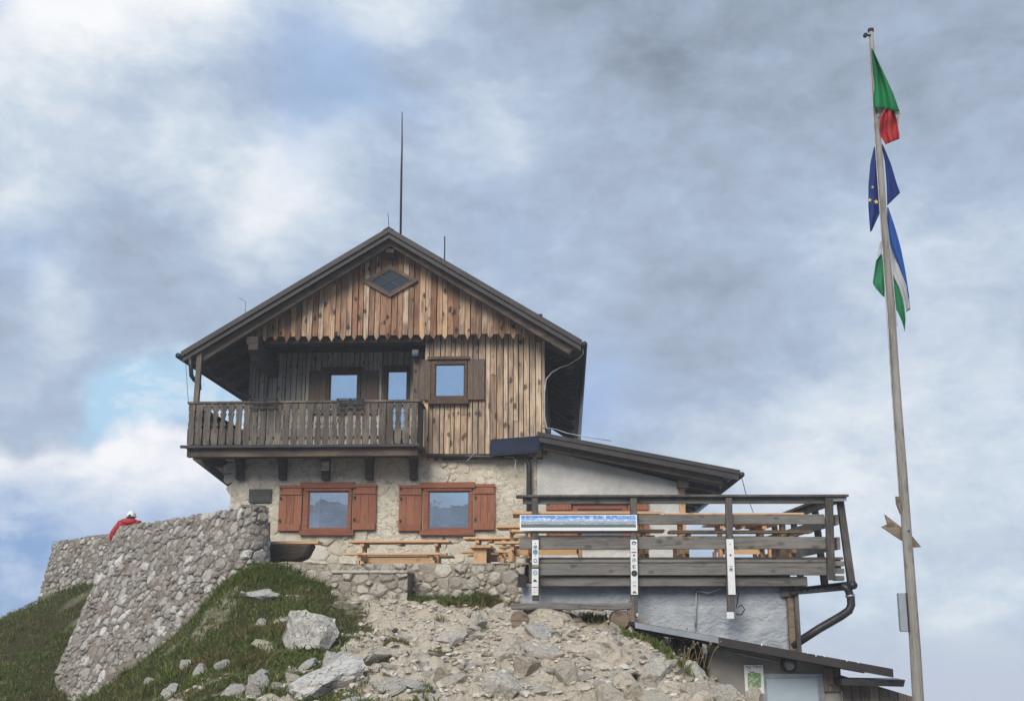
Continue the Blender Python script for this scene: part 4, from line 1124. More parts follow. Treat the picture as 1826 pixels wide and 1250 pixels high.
# floodlight at the corner of the loggia
fl = H.empty('floodlight', *[H.u(740, 632, -.3), -.3, H.z(740, 640, -.3)])
o3 = (H.u(740, 632, -.3), -.3, H.z(740, 640, -.3))
a, b, c, d = H.rect(735, 747, 624, 639, -.3)
MB().prism([(-.34, c), (-.40, c + .05), (-.36, d), (-.22, d), (-.20, c)], 0, a, b).build('housing', 'gutter', fl, o3, bevel=.01)
MB().box(a + .015, b - .015, -.405, -.395, c + .03, c + .11).build('lens', 'glass_d', fl, o3)
MB().box(a + .05, a + .09, -.21, -.05, c + .05, c + .1).build('arm', 'iron', fl, o3)
tag(fl, 'small grey floodlight under the gable beside the upper window', 'lamp')
# lamp on the third balcony bracket
a, b, c, d = H.rect(574, 587, 822, 839, -.32)
tag(H.place(MB().prism([(-.38, c), (-.42, d - .03), (-.38, d), (-.285, d), (-.285, c)], 0, a, b), 'wall_lamp', 'tstone', (a + b) / 2, -.33, c, bevel=.008), 'small beige lamp on the middle bracket under the balcony', 'lamp')
# flower box racks on the balcony rail
for x0, x1, lb in ((449, 495, 'empty black wire flower box holder at the left of the balcony rail'), (603, 648, 'empty black wire flower box holder in front of the upper left window')):
    a, b, c, d = H.rect(x0, x1, 713, 729, VBAL - .1)
    m = MB(); e = .010
    for v in (VBAL - .24, VBAL - .065):
        for z in (c, c + (d - c) * .55, d): m.box(a, b, v - e, v + e, z - e, z + e)
    for u in (a, (a + b) / 2, b):
        for z in (c, d): m.box(u - e * .9, u + e * .9, VBAL - .24, VBAL - .065, z - e * .9, z + e * .9)
        m.box(u - e * .8, u + e * .8, VBAL - .24 - e * .8, VBAL - .24 + e * .8, c, d)
    tag(H.place(m, 'flower_box_holder', 'iron', (a + b) / 2, VBAL - .15, c), lb, 'flower box holder', 'holders on the balcony rail')
# cables
def cable(pts, r, label, m='cable', name='cable', fr=H):
    q = [fr.w(*p) for p in pts]; o = MB().tube(q, r, 6).build(name, m, None, tuple(q[0]), True); o.location = q[0]; return tag(o, label, 'cable')
cc = [(1038, 612, -.9), (1040, 630, -.8), (1034, 638, -.6), (1015, 650, -.3), (998, 656, -.1), (984, 664, .0), (974, 676, -.05), (971, 700, -.1), (971, 740, -.1), (974, 760, -.12), (980, 770, -.12)]
cable([(H.u(x, y, v), v, H.z(x, y, v)) for x, y, v in cc], .014, 'pale cable looping from the right eave down the wooden wall corner')
cc = [(968, 762, -.1), (990, 765, -.3), (1010, 772, -.5), (1045, 779, -.6), (1090, 786, -.6)]
cable([(H.u(x, y, v), v, H.z(x, y, v)) for x, y, v in cc], .010, 'pale cable lying along the top of the lean-to roof')
cc = [(900, 814, -.25), (915, 815, -.25), (920, 822, -.25), (918, 834, -.25), (921, 842, -.25), (930, 842, -.2)]
cable([(H.u(x, y, v), v, H.z(x, y, v)) for x, y, v in cc], .010, 'short pale cable curling below the solar panel')
cc = [(331, 645, -1.0), (334, 690, -1.0), (336, 720, -1.0)]
cable([(H.u(x, y, v), v, H.z(x, y, v)) for x, y, v in cc], .006, 'thin wire hanging from the left eave to the balcony corner', 'iron')
cc = [(414, 678, 3.5), (432, 694, 3.0), (450, 708, 2.6)]
cable([(H.u(x, y, v), v, H.z(x, y, v)) for x, y, v in cc], .008, 'thin slanting wire behind the left end of the balcony', 'iron')
cc = [(1321, 845, -.7), (1330, 880, -.3), (1338, 900, .2), (1352, 935, 1.0)]
cable([(H.u(x, y, v), v, H.z(x, y, v)) for x, y, v in cc], .008, 'thin wire running down from the tip of the lean-to roof', 'iron')

# ------------------------------------------------------------------ terrace and timber deck
K = Frame(1218, 17.0, 1.0)
zD = 0.80
tf = MB(); q = [wp(474, 1004, 19.7), wp(560, 1006, 19.25), wp(700, 1006, 18.9), wp(830, 1006, 18.55), wp(945, 1006, 18.2)]
poly = [(x, y) for x, y, z in q] + [(3.6, 18.2), (3.6, 25.3), (-4.6, 25.0)]
tf.prism(poly, 2, .45, .76)
struct(tf.build('terrace_floor', 'concrete'))

def krect(x0, x1, y0, y1, v=0.0): return K.rect(x0, x1, y0, y1, v)
deck = K.empty('timber_deck', 0, 0, zD)
tag(deck, 'weathered timber deck with horizontal board railing on the right', 'deck')
DO = (0, 0, zD)
ur = K.u(1478, 950)
def kb(name, m, x0, x1, y0, y1, v0, v1, bev=.008):
    a, b, c, d = krect(x0, x1, y0, y1, v0); return MB().box(a, b, v0, v1, c, d).build(name, m, deck, DO, bevel=bev)
kb('cap_rail', 'post', 920, 1514, 881.5, 886, -.10, .12)
kb('rail_board', 'deck', 932, 1471, 887, 898, .0, .045)
kb('rail_board', 'deck', 928, 1471, 917, 935, .0, .045)
kb('rail_board', 'deck', 926, 1473, 957, 979, .0, .045)
kb('rail_board', 'deck', 958, 1482, 1004, 1025.5, -.02, .05)
kb('edge_beam', 'deck', 950, 1440, 1028, 1045, .06, .20)
kb('edge_beam', 'deck', 945, 1487, 998, 1003, .02, .20)
for x0, x1, y0, y1 in ((948, 960, 887.5, 1071), (1124, 1136, 887.5, 1101), (1294, 1306, 887.5, 1092), (1472, 1486, 887.5, 1034)):
    xm0, xm1 = x0, x1
    u0, u1 = K.u(x0, y0, -.09), K.u(x1, y0, -.09); w0 = K.u(x0 + (4 if x0 > 1200 else 1), y1, -.09); w1 = w0 + (u1 - u0)
    za, zb = K.z(x0, y1, -.09), K.z(x0, y0, -.09)
    MB().prism([(w0, za), (w1, za), (u1, zb), (u0, zb)], 1, -.085, -.003 if x0 != 1472 else -.021).build('post', 'post', deck, DO, bevel=.008)
# right-hand side railing
us = K.u(1498, 950, .1)
for y0, y1 in ((887, 898), (917, 935), (957, 979)):
    a, b, c, d = krect(1490, 1500, y0, y1, .1); MB().box(us - .05, us, .13, 7.0, c, d).build('rail_board', 'deck', deck, DO)
a, b, c, d = krect(1490, 1500, 881.5, 886, .1); MB().box(us - .14, us + .05, .125, 7.0, c, d).build('cap_rail', 'post', deck, DO)
for v in (.14, 1.7, 3.3, 4.9, 6.5):
    zt = K.z(1490, 887.5, .1); zb = K.z(1510, 1040, .1)
    MB().prism([(us + .005, zt), (us + .105, zt), (us + .20, zb), (us + .09, zb)], 1, v, v + .10).build('post', 'post', deck, DO, bevel=.008)
for i in range(3):
    y0 = 1000 + i * 13
    kb('end_board', 'deck', 1488, 1506, y0, y0 + 9, .0, .12)
kb('white_end_cap', 'white', 1482, 1510, 887, 893, -.02, .03)
# floor planks
npl = 26; f0, f1 = .2, 7.8
ua, ub = K.u(950, 1000), us + .05
for i in range(npl):
    v0 = f0 + (f1 - f0) * i / npl
    MB().box(ua, ub, v0 + .006, v0 + (f1 - f0) / npl - .006, zD - .04, zD).build('floor_plank', 'deck', deck, DO)
for v in (.35, 2.5, 5.0, 7.4):
    MB().box(ua, ub, v, v + .12, zD - .2, zD - .041).build('joist', 'darkwood', deck, DO)
# ribbed sheet and gutter under the overhang
a, b, c, d = krect(1410, 1512, 1040, 1050, .15)
m = MB(); n = 10
for i in range(n):
    x0, x1 = a + (b - a) * i / n, a + (b - a) * (i + 1) / n; z = c - .05 + (x0 - a) * .12
    m.box(x0, x1 - .012, .15, 3.0, z - .03, z + .012)
m.build('ribbed_sheet', 'gutter', deck, DO)
kp = lambda x, y, v: (K.u(x, y, v), v, K.z(x, y, v))
MB().tube([kp(1500, 1043, .1), kp(1512, 1050, .1), kp(1517, 1064, .1), kp(1518, 1078, .1), kp(1514, 1088, .1), kp(1500, 1098, .15), kp(1460, 1121, .25), kp(1412, 1152, .3)], .062, 10).build('downpipe', 'gutter', deck, DO, smooth=True)
MB().tube([kp(1515.5, 1060, .1), kp(1516.5, 1064, .1)], .072, 10).build('pipe_collar', 'steel', deck, DO, smooth=True)
MB().tube([(us + .12, .0, K.z(1510, 1043, .0)), (us + .12, 6.5, K.z(1510, 1043, .0) - .05)], .065, 8).build('gutter', 'gutter', deck, DO, smooth=True)

# basement under the deck
VBm = .32
base = K.empty('deck_basement', K.u(1180, 1100, VBm), VBm, -1.2)
BO = (K.u(1180, 1100, VBm), VBm, -1.2)
tag(base, 'blue-grey rendered basement wall under the timber deck', 'wall')
bu0, bu1 = K.u(930, 1080, VBm), K.u(1404, 1100, VBm)
g = gridwall('basement_wall', 'plaster_b', base, bu0, bu1, -1.6, K.z(1200, 1040, VBm), VBm, .04, (), .03, 12, back=.3, sc=3.2)
g.data.transform(Matrix.Translation((-BO[0], -BO[1], -BO[2])))
MB().box(bu1 + .003, bu1 + .10, VBm - .06, VBm + .1, -1.3, K.z(1400, 1046, VBm)).build('corner_post', 'log', base, BO, bevel=.01)
MB().box(bu1 + .103, bu1 + .17, VBm - .10, VBm + .2, -1.3, K.z(1400, 1046, VBm) + .02).build('corner_post', 'post', base, BO, bevel=.01)
MB().box(bu1 - .10, bu1 + .09, VBm - .10, VBm - .061, K.z(1400, 1063, VBm), K.z(1400, 1046, VBm)).build('beam_end', 'post', base, BO)
MB().box(bu1 - .2, bu1 + .15, VBm + .31, 6.5, -2.0, zD - .21).build('side_wall', 'plaster_b', base, BO)
kc = lambda L, v: [(K.u(x, y, v), v, K.z(x, y, v)) for x, y in L]
cable(kc([(1240, 1118), (1241, 1080), (1242, 1050)], .26), .014, 'pale vertical conduit on the blue-grey basement wall', fr=K, name='conduit')
cable(kc([(1243, 1053), (1262, 1057), (1278, 1052), (1292, 1042)], .24), .011, 'grey hose curving up to the deck post with the plain white board', fr=K, name='hose')
cable(kc([(1313, 1048), (1317, 1058), (1315, 1072), (1313, 1084), (1322, 1078), (1328, 1086), (1322, 1096), (1312, 1094)], .0), .010, 'dark hose coiled at the foot of the deck post', 'iron', 'hose', K)

# ------------------------------------------------------------------ signs on the deck rail
def printmat():
    m, t, b = mat('panorama_print')
    tcn = t.new('ShaderNodeTexCoord'); g = tcn.outputs['Generated']
    s = t.new('ShaderNodeSeparateXYZ'); t.l.new(g, s.inputs[0]); x, z = s.outputs[0], s.outputs[2]
    def ridge(sc, base, amp, off):
        v = t.new('ShaderNodeCombineXYZ'); t.put(v.inputs[0], x); v.inputs[1].default_value = off
        return t.math('MULTIPLY_ADD', t.noise(v.outputs[0], sc, 8.0, 0.62), amp, base - amp * .5)
    cloud_ = t.noise(t.mapping(g, scale=(9, 1, 1.6)), 3.0, 5.0, 0.6)
    skyp = t.mix(t.mapr(z, .95, .45), (.05, .22, .62), (.55, .72, .86))
    skyp = t.mix(t.mapr(cloud_, .48, .66, 0, .85), skyp, (.85, .88, .92))
    tex = t.noise(t.mapping(g, scale=(30, 1, 3)), 6.0, 6.0, 0.7)
    far = t.mix(t.mapr(tex, .4, .6), (.16, .24, .42), (.42, .50, .62))
    mid = t.mix(t.mapr(tex, .42, .58), (.10, .12, .16), (.66, .64, .64))
    near = t.mix(t.mapr(tex, .4, .6), (.06, .11, .10), (.16, .20, .20))
    c = t.mix(t.math('LESS_THAN', z, ridge(9, .60, .22, 1.0)), skyp, far)
    c = t.mix(t.math('LESS_THAN', z, ridge(14, .56, .62, 4.0)), c, mid)
    c = t.mix(t.math('LESS_THAN', z, ridge(8, .40, .22, 8.0)), c, near)
    line = t.noise(t.mapping(g, scale=(160, 1, 6)), 2.0, 2.0)
    strip = t.mix(t.mapr(line, .58, .66, 0, .45), (.80, .82, .84), (.30, .33, .38))
    c = t.mix(t.math('LESS_THAN', z, .20), c, strip)
    for cond in (t.math('LESS_THAN', z, .07), t.math('GREATER_THAN', z, .95), t.math('LESS_THAN', x, .010), t.math('GREATER_THAN', x, .990)):
        c = t.mix(cond, c, (.80, .82, .84))
    t.put(b.inputs['Base Color'], c); b.inputs['Roughness'].default_value = .35
    return m
M['print'] = printmat()
a, b, c, d = krect(927, 1136, 918, 946, -.12)
tag(K.place(MB().box(a, b, -.125, -.10, c, d), 'panorama_board', 'print', (a + b) / 2, -.11, c), 'long white-bordered mountain panorama board on the deck rail', 'sign')

def disc(m, u, z, r, v, n=16, hole=0.0):
    o = [(u + r * math.cos(2 * math.pi * i / n), z + r * math.sin(2 * math.pi * i / n)) for i in range(n)]
    if hole:
        k = [(u + r * hole * math.cos(2 * math.pi * i / n), z + r * hole * math.sin(2 * math.pi * i / n)) for i in range(n)]
        R_ = ring(o, k, v, v + .003); m.add(R_.v, R_.f)
    else: m.prism(o, 1, v, v + .003)
for nm, c_ in (('ink_blue', (.02, .14, .36)), ('ink_dark', (.03, .035, .04)), ('ink_red', (.45, .05, .05)), ('ink_green', (.12, .30, .16)), ('ink_grey', (.33, .36, .38)), ('ink_brown', (.20, .11, .05)), ('ink_teal', (.12, .33, .42)), ('ink_gold', (.30, .24, .10)), ('ink_pale', (.55, .60, .68))):
    M[nm] = plain(nm, c_, .5, 0, .1)
def strip(x0, x1, y0, y1, dx, marks, label, name='sticker_board', joints=()):
    """white board fixed to a post; marks: (kind, photo y, size px, colour, dx)"""
    v = -.10; u0, u1 = K.u(x0, y0, v), K.u(x1, y0, v); w0 = K.u(x0 + dx, y1, v); w1 = w0 + u1 - u0; za, zb = K.z(x0, y1, v), K.z(x0, y0, v)
    root = K.empty(name, (w0 + w1) / 2, v, za); O_ = ((w0 + w1) / 2, v, za)
    tag(root, label, 'sign')
    MB().prism([(w0, za), (w1, za), (u1, zb), (u0, zb)], 1, -.112, -.087).build('board', 'white', root, O_)
    px = 1 / 113.0
    for (kind, y, sz, col, ox) in marks:
        k = (zb - K.z(x0, y, v)) / (zb - za); um = (u0 + u1) / 2 * (1 - k) + (w0 + w1) / 2 * k + ox * px; z = K.z(x0, y, v); s_ = sz * px
        m = MB(); vf = -.117
        if kind == 'ring': disc(m, um, z, s_, vf, hole=.66)
        elif kind == 'disc': disc(m, um, z, s_, vf)
        elif kind == 'bar': m.box(um - s_, um + s_, vf, vf + .003, z - .006, z + .006)
        elif kind == 'peak': m.prism([(um - s_, z - s_ * .6), (um + s_, z - s_ * .6), (um + s_ * .25, z + s_ * .5), (um, z + s_ * .1), (um - s_ * .3, z + s_ * .8)], 1, vf, vf + .003)
        elif kind == 'wave': m.prism([(um - s_, z - s_ * .3), (um - s_ * .3, z + s_ * .3), (um + s_, z - s_ * .1), (um + s_, z + s_ * .3), (um - s_ * .3, z + s_ * .8), (um - s_, z + s_ * .2)], 1, vf - .001, vf + .002)
        elif kind == 'hook': m.box(um - s_, um - s_ * .4, vf, vf + .003, z - s_, z + s_); m.box(um - s_ * .39, um + s_, vf, vf + .003, z - s_, z - s_ * .5); m.box(um - s_ * .39, um + s_ * .8, vf, vf + .003, z + s_ * .5, z + s_)
        elif kind == 'zig':
            for i in range(4): m.bar((um + s_ * (-.8 + .4 * i), vf, z - s_ * .8 * (-1) ** i), (um + s_ * (-.4 + .4 * i), vf, z + s_ * .8 * (-1) ** i), .007, .004, (0, 1, 0))
        m.build('emblem', col, root, O_)
    for y, col in joints:
        z = K.z(x0, y, v); MB().box(u0 - .004, u1 + .006, -.121, -.113, z - .011, z + .011).build('band', col, root, O_)
    return root
strip(949, 960.5, 962.5, 1061, -.8, [('bar', 968.5, 1, 'ink_red', 0), ('zig', 975, 3.6, 'ink_dark', 0), ('disc', 984, 4.3, 'ink_teal', 0), ('wave', 983.5, 2.4, 'ink_blue', .4), ('disc', 990.5, 1.6, 'ink_pale', 0), ('ring', 999.5, 3.4, 'ink_blue', .3),
       ('ring', 1021, 4.2, 'ink_teal', 0), ('bar', 1021, 2.0, 'ink_grey', 0), ('peak', 1034.5, 3.6, 'ink_dark', 0), ('bar', 1046.5, 4.5, 'ink_red', 0), ('bar', 1051, 4, 'ink_pale', 0), ('bar', 1055, 3.5, 'ink_pale', 0)],
      'white sticker board on the leftmost deck post, with blue emblems', joints=((1008.0, 'ink_gold'), (1012.0, 'ink_dark')))
strip(1124, 1136, 962, 1060, 1.4, [('ring', 968, 3.2, 'ink_blue', 0), ('wave', 968, 4.0, 'ink_dark', .5), ('bar', 978, 3.2, 'ink_pale', 0), ('bar', 984.5, 4, 'ink_dark', 0), ('disc', 990, 1.7, 'ink_dark', 0), ('zig', 998, 4, 'ink_green', 0), ('hook', 1010, 2.6, 'ink_dark', 0),
       ('disc', 1022, 5.2, 'ink_dark', 0), ('peak', 1022, 3.6, 'white', 0), ('wave', 1038, 3, 'ink_pale', 0), ('bar', 1044, 2.4, 'ink_green', 0), ('peak', 1055, 3.6, 'ink_brown', 0)],
      'white sticker board on the second deck post, with a black round peak emblem')
strip(1295, 1307.5, 961, 1060, 4.0, [('disc', 970, 1.3, 'ink_grey', 0), ('disc', 989.5, 1.7, 'ink_dark', 0), ('bar', 1009.5, 3.2, 'ink_grey', 0), ('zig', 1015, 3.2, 'ink_dark', 0)],
      'nearly blank white board on the third deck post, with few small marks')
for x0, x1, y0, y1, lb in ((1127, 1138, 1093, 1099, 'white strip at the foot of the second deck post'), (1296, 1309, 1091, 1103, 'white block at the foot of the third deck post')):
    a, b, c, d = krect(x0, x1, y0, y1, -.09); tag(K.place(MB().box(a, b, -.095, -.02, c, d), 'end_block', 'white', (a + b) / 2, -.05, c, bevel=.004), lb, 'block')
a, b, c, d = krect(1299, 1311, 1060, 1091, -.05)

# ------------------------------------------------------------------ picnic tables
def picnic(fr, u0, u1, v, zt, zf, label, bench=(True, True), wid=.74, rz=0.0):
    uc = (u0 + u1) / 2; root = fr.empty('picnic_table', uc, v, zf, rz); h = zt - zf; L = (u1 - u0) / 2; zb = h * .58
    tag(root, label, 'picnic table', 'larch picnic tables on the terrace')
    n = 4
    for i in range(n):
        a = -wid / 2 + wid * i / n; MB().box(-L, L, a + .004, a + wid / n - .004, h - .045, h).build('tabletop_plank', 'table', root, bevel=.006)
    for s in (-1, 1):
        x = s * (L - .28)
        MB().box(x - .04, x + .04, -wid / 2 + .04, wid / 2 - .04, h - .12, h - .046).build('top_batten', 'table_leg', root)
        m = MB(); m.prism([(-.11, .0), (.11, .0), (.09, h - .121), (-.09, h - .121)], 0, x - .035, x + .035); m.build('leg', 'table_leg', root, bevel=.006)
        MB().box(x + .036 * -s - .03, x + .036 * -s + .03, -.76, .76, zb - .15, zb - .05).build('bench_beam', 'table', root)
        MB().box(x - .05, x + .05, -.62, .62, .0, .07).build('foot', 'table_leg', root)
        for k, sb in ((-1, bench[0]), (1, bench[1])):
            if sb: MB().box(x - .032, x + .032, k * .70 - .06, k * .70 + .06, .071, zb - .151).build('bench_leg', 'table_leg', root)
    MB().box(-L + .32, L - .32, -.02, .02, h * .30, h * .30 + .11).build('stretcher', 'table', root)
    for k, sb in ((-1, bench[0]), (1, bench[1])):
        if sb: MB().box(-L, L, k * .70 - .14, k * .70 + .14, zb - .049, zb - .005).build('bench_seat', 'table', root, bevel=.006)
    MB().box(-.04, .04, -wid / 2 + .06, wid / 2 - .06, h - .09, h - .046).build('top_batten', 'table_leg', root)
    return root
def ptab(fr, x0, x1, y, v, label, zf, **k):
    picnic(fr, fr.u(x0, y, v - .37), fr.u(x1, y, v - .37), v, fr.z((x0 + x1) / 2, y, v - .37), zf, label, **k)
ptab(H, 621, 801, 963, -1.9, 'orange larch picnic table in front of the stone wall, left of the deck', .76)
ptab(H, 826, 922, 957, -2.0, 'short larch picnic table under the right lower window', .76)
ptab(H, 884, 1062, 936, -4.6, 'larch picnic table half hidden behind the panorama board, left part of the deck', .76)
ptab(K, 914, 1178, 911.5, 1.05, 'larch picnic table close behind the railing at the left end of the deck', zD)
ptab(K, 1186, 1434, 914.0, 1.05, 'larch picnic table close behind the railing at the right of the deck', zD)
ptab(K, 1262, 1390, 931, 4.3, 'smaller larch picnic table at the back right of the deck', zD)
# short stool table seen end-on
q0 = H.hp(838, 972, -3.6); q1 = H.hp(876, 972, -3.6)
st = H.empty('bench', (q0[0] + q1[0]) / 2, -3.6, .76); w_ = (q1[0] - q0[0]) / 2; hh = q0[1] - .76
for i in range(3): MB().box(-w_ + 2 * w_ * i / 3 + .003, -w_ + 2 * w_ * (i + 1) / 3 - .003, -.1, 1.5, hh - .05, hh).build('seat_plank', 'table_leg', st)
for v in (.0, 1.2): MB().box(-w_ * .62, w_ * .55, v, v + .07, 0, hh - .051).build('leg', 'table_leg', st)
MB().box(-.04, .04, .071, 1.199, .12, .2).build('stretcher', 'table_leg', st)
tag(st, 'narrow larch bench seen end-on between the picnic tables', 'bench')

# old half-log bench against the wall, far left
lu0, lz = H.hp(472, 968, -3.2); lu1 = H.u(572, 968, -3.2)
lb = H.empty('wooden_bench', (lu0 + lu1) / 2, -3.2, .76); Lh = (lu1 - lu0) / 2; hz = lz - .76
MB().box(-Lh + .02, Lh, -.25, .18, hz - .03, hz + .02).build('seat_plank', 'table', lb)
m = MB(); m.prism([(-Lh + .02, hz - .032), (Lh - .12, hz - .032), (Lh - .25, hz - .30), (Lh - .4, hz - .36), (-Lh + .25, hz - .40), (-Lh + .04, hz - .30)], 1, -.30, .22); m.build('trough', 'darkwood', lb, bevel=.04)
MB().tube([(-Lh + .38, -.24, hz - .56), (Lh - .10, -.26, hz - .54)], .16, 12).build('log', 'log', lb, smooth=False)
m = MB(); m.prism([(-Lh - .02, hz - .3), (-Lh + .05, hz - .3), (-Lh + .03, hz + .42), (-Lh - .05, hz + .42)], 1, -.34, .24); m.build('back_board', 'shutter', lb)
tag(lb, 'dark carved log seat with pale plank and red backboard, left of the tables', 'bench')

# log bench in front of the basement wall
g0 = on_ground(1000, 1110)
bz0, bz1 = K.z(1020, 1087, -.55), K.z(1020, 1075, -.55)
ba, bb = K.u(911, 1080, -.55), K.u(1128, 1080, -.55); bc = (ba + bb) / 2
gz_ = float(terr(np.array([K.w(bc, -.45, 0).x]), np.array([K.w(bc, -.45, 0).y]))[0])
bn = K.empty('log_bench', bc, -.45, gz_); BL = (bb - ba) / 2
n = 14; vs = []; fs = []
rr = random.Random(3)
up_, lo_ = [], []
for i in range(n + 1):
    x = -BL + 2 * BL * i / n; up_.append((x, bz1 - gz_ + rr.uniform(-.012, .012))); lo_.append((x, bz0 - gz_ + rr.uniform(-.012, .012)))
MB().prism(lo_ + up_[::-1], 1, -.12, .24).build('seat', 'deck', bn, bevel=.015)
for x in (BL * -.86, BL * .78):
    zz = bz0 - gz_ - .14; MB().tube([(x, -.16, zz), (x, .26, zz)], .135, 14).build('log', 'log', bn)
tag(bn, 'weathered split-log bench against the blue-grey basement wall', 'bench')
for x, y, r_, hgt, lb in ((1113, 1140, .055, .32, 'thin upright log post below the right end of the log bench'), (1127, 1135, .075, .36, 'thick pointed log post beside the second deck post')):
    p = K.w(K.u(x, y, -.5), -.5, 0); z0 = float(terr(np.array([p.x]), np.array([p.y]))[0]); p.z = z0 - .1
    o = MB().tube([(0, 0, 0), (0, 0, hgt * .8), (.01, 0, hgt + .1)], [r_, r_ * .95, r_ * .6], 10).build('log_post', 'log', None); o.location = p; tag(o, lb, 'log post')

# masonry step block below the terrace wall
sb = Frame(660, 17.9, 3.0); a, b, c, d = sb.rect(592, 727, 1019, 1066, 0)
sroot = sb.empty('stone_step', (a + b) / 2, 0, c - .1); SO = ((a + b) / 2, 0, c - .1)
tag(sroot, 'low masonry step block of pale dressed stones below the terrace wall', 'step')
MB().box(a + .03, b - .03, -.02, .7, c - .3, d - .03).build('mortar_core', 'mortar_l', sroot, SO)
MB().box(a - .01, b + .01, -.06, .7, d - .03, d + .02).build('cap_slab', 'tstone', sroot, SO, bevel=.015)
dl = poisson(b - a, d - c + .12, .045, .15, 900, 8, None, 1.0)
for cell in cell_stones(dl, lambda x, y: (x, y * 1.5), lambda x, y: (x, y / 1.5), .010, .045, 9, .2, .3):
    if not cell: continue
    w3 = np.array([(min(max(s_, 0), b - a) + a - SO[0], -.02 - h_, d - .035 - max(z_, 0) - SO[2]) for s_, z_, h_ in cell[1]]); cc_ = w3.mean(0)
    o = bpy.data.objects.new('stone', mesh_np('stone', w3 - cc_, [list(q) for q in cell[2]], 'tstone')); link(o, sroot); o.location = cc_
# small metal frame leaning by the deck end
u, z = K.hp(930, 1038, .3); m = MB()
for p0, p1 in (((-.06, 0, -.07), (.05, 0, -.08)), ((.05, 0, -.08), (.09, 0, .07)), ((.09, 0, .07), (-.04, 0, .12)), ((-.04, 0, .12), (-.06, 0, -.07))): m.bar(Vector(p0) + Vector((u, .1, z)), Vector(p1) + Vector((u, .1, z)), .016, .016, (0, 1, 0))
m.prism([(u - .05, z - .07), (u + .045, z - .075), (u + .08, z + .065), (u - .035, z + .11)], 1, .11, .20)
tag(K.place(m, 'metal_box', 'gutter', u, .12, z - .08), 'small dark metal box with bright rim beside the leftmost deck post', 'box')

# ------------------------------------------------------------------ lower shed, bottom right
S = Frame(1400, 15.8, 1.0)
shed = S.empty('shed', 0, .3, -2.3); HO = (0, .3, -2.3)
tag(shed, 'low grey shed with sloping dark metal roof at the lower right', 'shed')
R0 = S.hp(1132, 1108, -.25); R1 = S.hp(1592, 1192, -.25); ssl = (R1[1] - R0[1]) / (R1[0] - R0[0])
def sroof(u): return R0[1] + (u - R0[0]) * ssl
def sslab(u0, u1, v0, v1, t0, t1): return MB().prism([(u0, sroof(u0) - t0), (u1, sroof(u1) - t0), (u1, sroof(u1) - t1), (u0, sroof(u0) - t1)], 1, v0, v1)
srf = sslab(R0[0], R1[0], -.25, 1.15, 0, .05).build('roof', 'roof', shed, HO)
um_ = S.u(1281, 1135, -.25)
sslab(R0[0], um_, -.262, -.251, .005, .085).build('zinc_edge', 'zinc', srf, HO)
sslab(um_ + .01, R1[0], -.258, -.2515, .01, .115).build('fascia', 'roof', srf, HO)
sslab(R0[0] + .3, R1[0] - .35, -.12, .0, .052, .13).build('edge_rafter', 'darkwood', srf, HO)
for i in range(3): sslab(R1[0] - .5 + i * .14, R1[0] - .5 + i * .14 + .06, -.2, 1.1, .052, .09).build('sheet_rib', 'gutter', srf, HO)
for x, y in ((1358, 1149), (1440, 1163), (1455, 1168), (1470, 1169), (1510, 1177), (1530, 1180)):
    u, z = S.hp(x, y, -.262); MB().box(u - .006, u + .006, -.266, -.2585, z - .016, z + .016).build('icicle_clip', 'white', srf, HO)
u0s = S.u(1266, 1200, .3); u1s = S.u(1500, 1220, .3)
a, b, c, d = S.rect(1366, 1462, 1207, 1290, .3)
g = gridwall('shed_wall', 'concrete', shed, u0s, u1s, -2.6, 0, .3, .05, ((a, b, c, d),), .008, 8, top=lambda u: sroof(u) - .05, back=.2)
g.data.transform(Matrix.Translation((-HO[0], -HO[1], -HO[2])))
d = S.z(1410, 1207, .3)
wn = ring([(a - .05, c - .05), (b + .06, c - .05), (b + .06, d + .05), (a - .05, d + .05)], [(a + .01, c), (b - .02, c), (b - .02, d - .01), (a + .01, d - .01)], .26, .36).build('window', 'steel', shed, HO)
MB().box(a + .01, b - .02, .276, .283, c, d - .01).build('pane', 'sky_pane', wn, HO)
MB().box(a, b, .36, .37, c, d).build('window_backing', 'steel', wn, HO)
MB().box(u0s - .45, u0s - .002, .9, 1.0, -2.6, sroof(u0s) - .06).build('dark_gap', 'black', shed, HO)  # black sheet standing in for the shade inside the opening
x0 = u1s + .004; x1 = S.u(1632, 1240, .3); nb_ = 8
for i in range(nb_):
    p, q = x0 + (x1 - x0) * i / nb_ + .004, x0 + (x1 - x0) * (i + 1) / nb_ - .004
    zt = lambda u: S.z(1505, 1203, .3) + (u - x0) * (S.z(1630, 1243, .3) - S.z(1505, 1203, .3)) / (x1 - x0)
    MB().prism([(p, -2.6), (q, -2.6), (q, zt(q)), (p, zt(p))], 1, .28 + random.uniform(-.008, .008), .32).build('wall_board', 'shed_wood', shed, HO)
MB().box(x0, x1, .33, .36, -2.6, S.z(1600, 1250, .3)).build('board_backing', 'black', shed, HO)
m = MB(); sa, sz = S.hp(1498, 1207, -.1); sbx, sz2 = S.hp(1612, 1214, -.1); m.prism([(sa, sz - .02), (sbx, sz2 + .02), (sbx - .03, sz2 - .07), (sa, sz - .10)], 1, -.16, .26); m.build('gutter', 'gutter', shed, HO)
u, z = S.hp(1408, 1184, .2)
lp = S.empty('round_lamp', u, .28, z); MB().tube([(0, .0, 0), (0, -.07, 0)], [.11, .105], 20).build('housing', 'gutter', lp); MB().tube([(0, -.0705, 0), (0, -.10, 0), (0, -.115, 0)], [.085, .07, .03], 20).build('lens', 'steel', lp, smooth=True)
tag(lp, 'round bulkhead lamp under the shed roof above the window', 'lamp')
